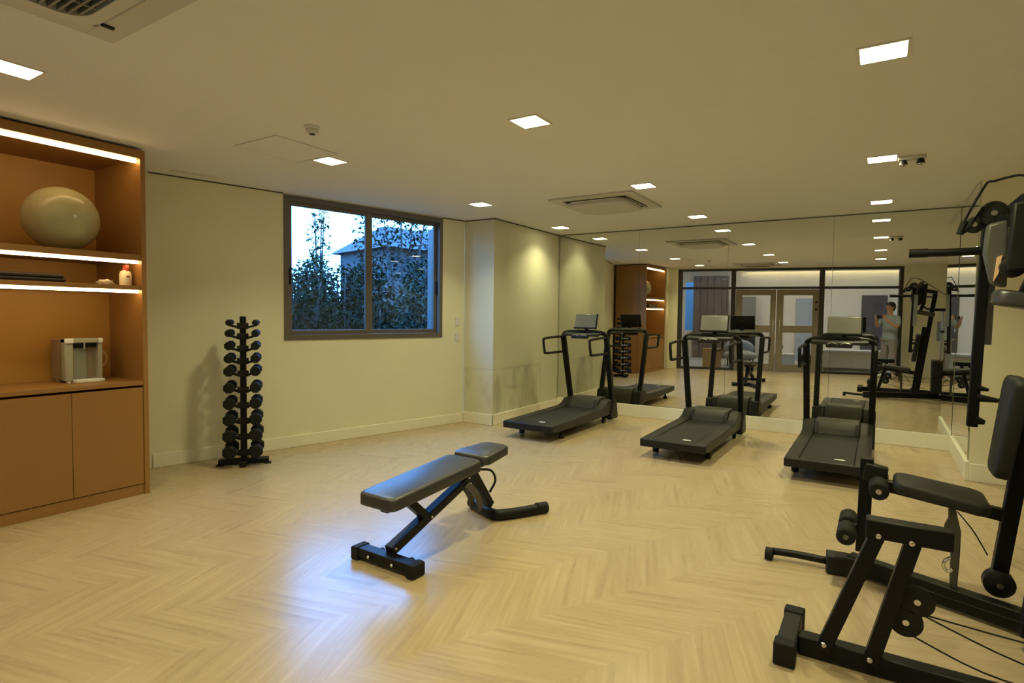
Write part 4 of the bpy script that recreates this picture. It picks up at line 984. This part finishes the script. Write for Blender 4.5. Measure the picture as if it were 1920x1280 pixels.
for s in (-1, 1):
    i = len(V); V += [(s * .092, 0, .84), (s * .098, .012, .52), (s * .10, -.02, .30), (s * .10, -.02, .11)]
    E_ += [(0, i), (i, i + 1), (i + 1, i + 2), (i + 2, i + 3)]; Rr += [.108, .082, .074, .066]
skinned('trousers', V, E_, Rr, mat('grey_lavender_cloth', (0.26, 0.24, 0.26), 0.85), pr)
hairm = mat('dark_hair', (0.018, 0.014, 0.012), 0.55, var=0.3, scale=40)
m = MB(); m.ball((0, -.012, 1.725), 0.098, (0.95, 1.06, 0.90), 24, 16); m.ball((0, -.055, 1.66), 0.07, (1.05, .75, 1.15), 20, 14); m.ball((0.02, -.10, 1.69), 0.042, (1, 1, 1), 16, 12)
m.build('hair', hairm, pr, smooth=True)
m = MB(); m.tube([(0, .108, 1.70), (0, .125, 1.665), (0, .112, 1.658)], [.009, .014, .010], 8, sub=3); m.build('nose', skin, pr, smooth=True)
for s in (-1, 1):
    e = MB().ball((s * .031, .100, 1.698), 0.0125, u=14, v=10).build('eye', mat('eye_white', (.75, .72, .68), .3), pr, smooth=True)
    MB().ball((s * .031, .110, 1.698), 0.006, u=10, v=8).build('iris', M['dark'], e, smooth=True)
    MB().ball((s * .078, .015, 1.685), 0.03, (.35, .7, 1), 14, 10).build('ear', skin, pr, smooth=True)
    MB().tube([(s * .012, .111, 1.716), (s * .032, .112, 1.721), (s * .050, .100, 1.716)], .0045, 6, sub=3).build('eyebrow', hairm, pr, smooth=True)
    # shoe
    m = MB(); m.ball((s * .113, .055, .045), 0.15, (.34, .98, .30), 20, 12); m.build('shoe', M['trimwhite'], pr, smooth=True)
MB().tube([(-.024, .101, 1.636), (0, .110, 1.633), (.024, .101, 1.636)], .0055, 8, sub=3).build('mouth', mat('lips', (.42, .16, .13), .5), pr, smooth=True)
# hands close round the short ends of the phone; palm and five separate fingers each
for s in (-1, 1):
    V = [(s * .112, .350, 1.405), (s * .118, .368, 1.425), (s * .119, .382, 1.45)]; Rr = [(.024, .018), (.030, .016), (.028, .014)]
    h = skinned('hand', V, [(0, 1), (1, 2)], Rr, skin, pr)
    tips = [(.004, 1.492, .062), (.0, 1.470, .070), (-.004, 1.448, .068), (-.008, 1.428, .058)]
    for k, (dx, z, L) in enumerate(tips):
        b = Vector((s * .118, .382, z - .008))
        V = [b, b + Vector((s * -.006, .020, .004)), b + Vector((s * -.024, .030, .006)), b + Vector((s * -.046, .028, .004))]
        skinned('finger', V, [(0, 1), (1, 2), (2, 3)], [.0095, .009, .0082, .0072], skin, h, 2)
    b = Vector((s * .108, .356, 1.425))
    skinned('thumb', [b, b + Vector((s * -.016, .004, .016)), b + Vector((s * -.032, .010, .024)), b + Vector((s * -.046, .013, .024))], [(0, 1), (1, 2), (2, 3)], [.012, .0105, .0095, .008], skin, h, 2)
# the phone itself, just behind the lens position
ph = root('phone', 'black phone held up in both hands by the reflected photographer', 'phone', (0.0 + 0.5367 * 0.012, -0.843 * 0.012, 1.412), PZR)
m = MB(); m.prism(rrect(-.078, .078, 0, .076, .010), 'y', -.0045, .0035); m.build('phone_body', M['blackplastic'], ph, smooth='auto')
MB().prism(rrect(-.074, .074, .004, .072, .008), 'y', -.0052, -.0047).build('phone_screen', M['dark'], ph)
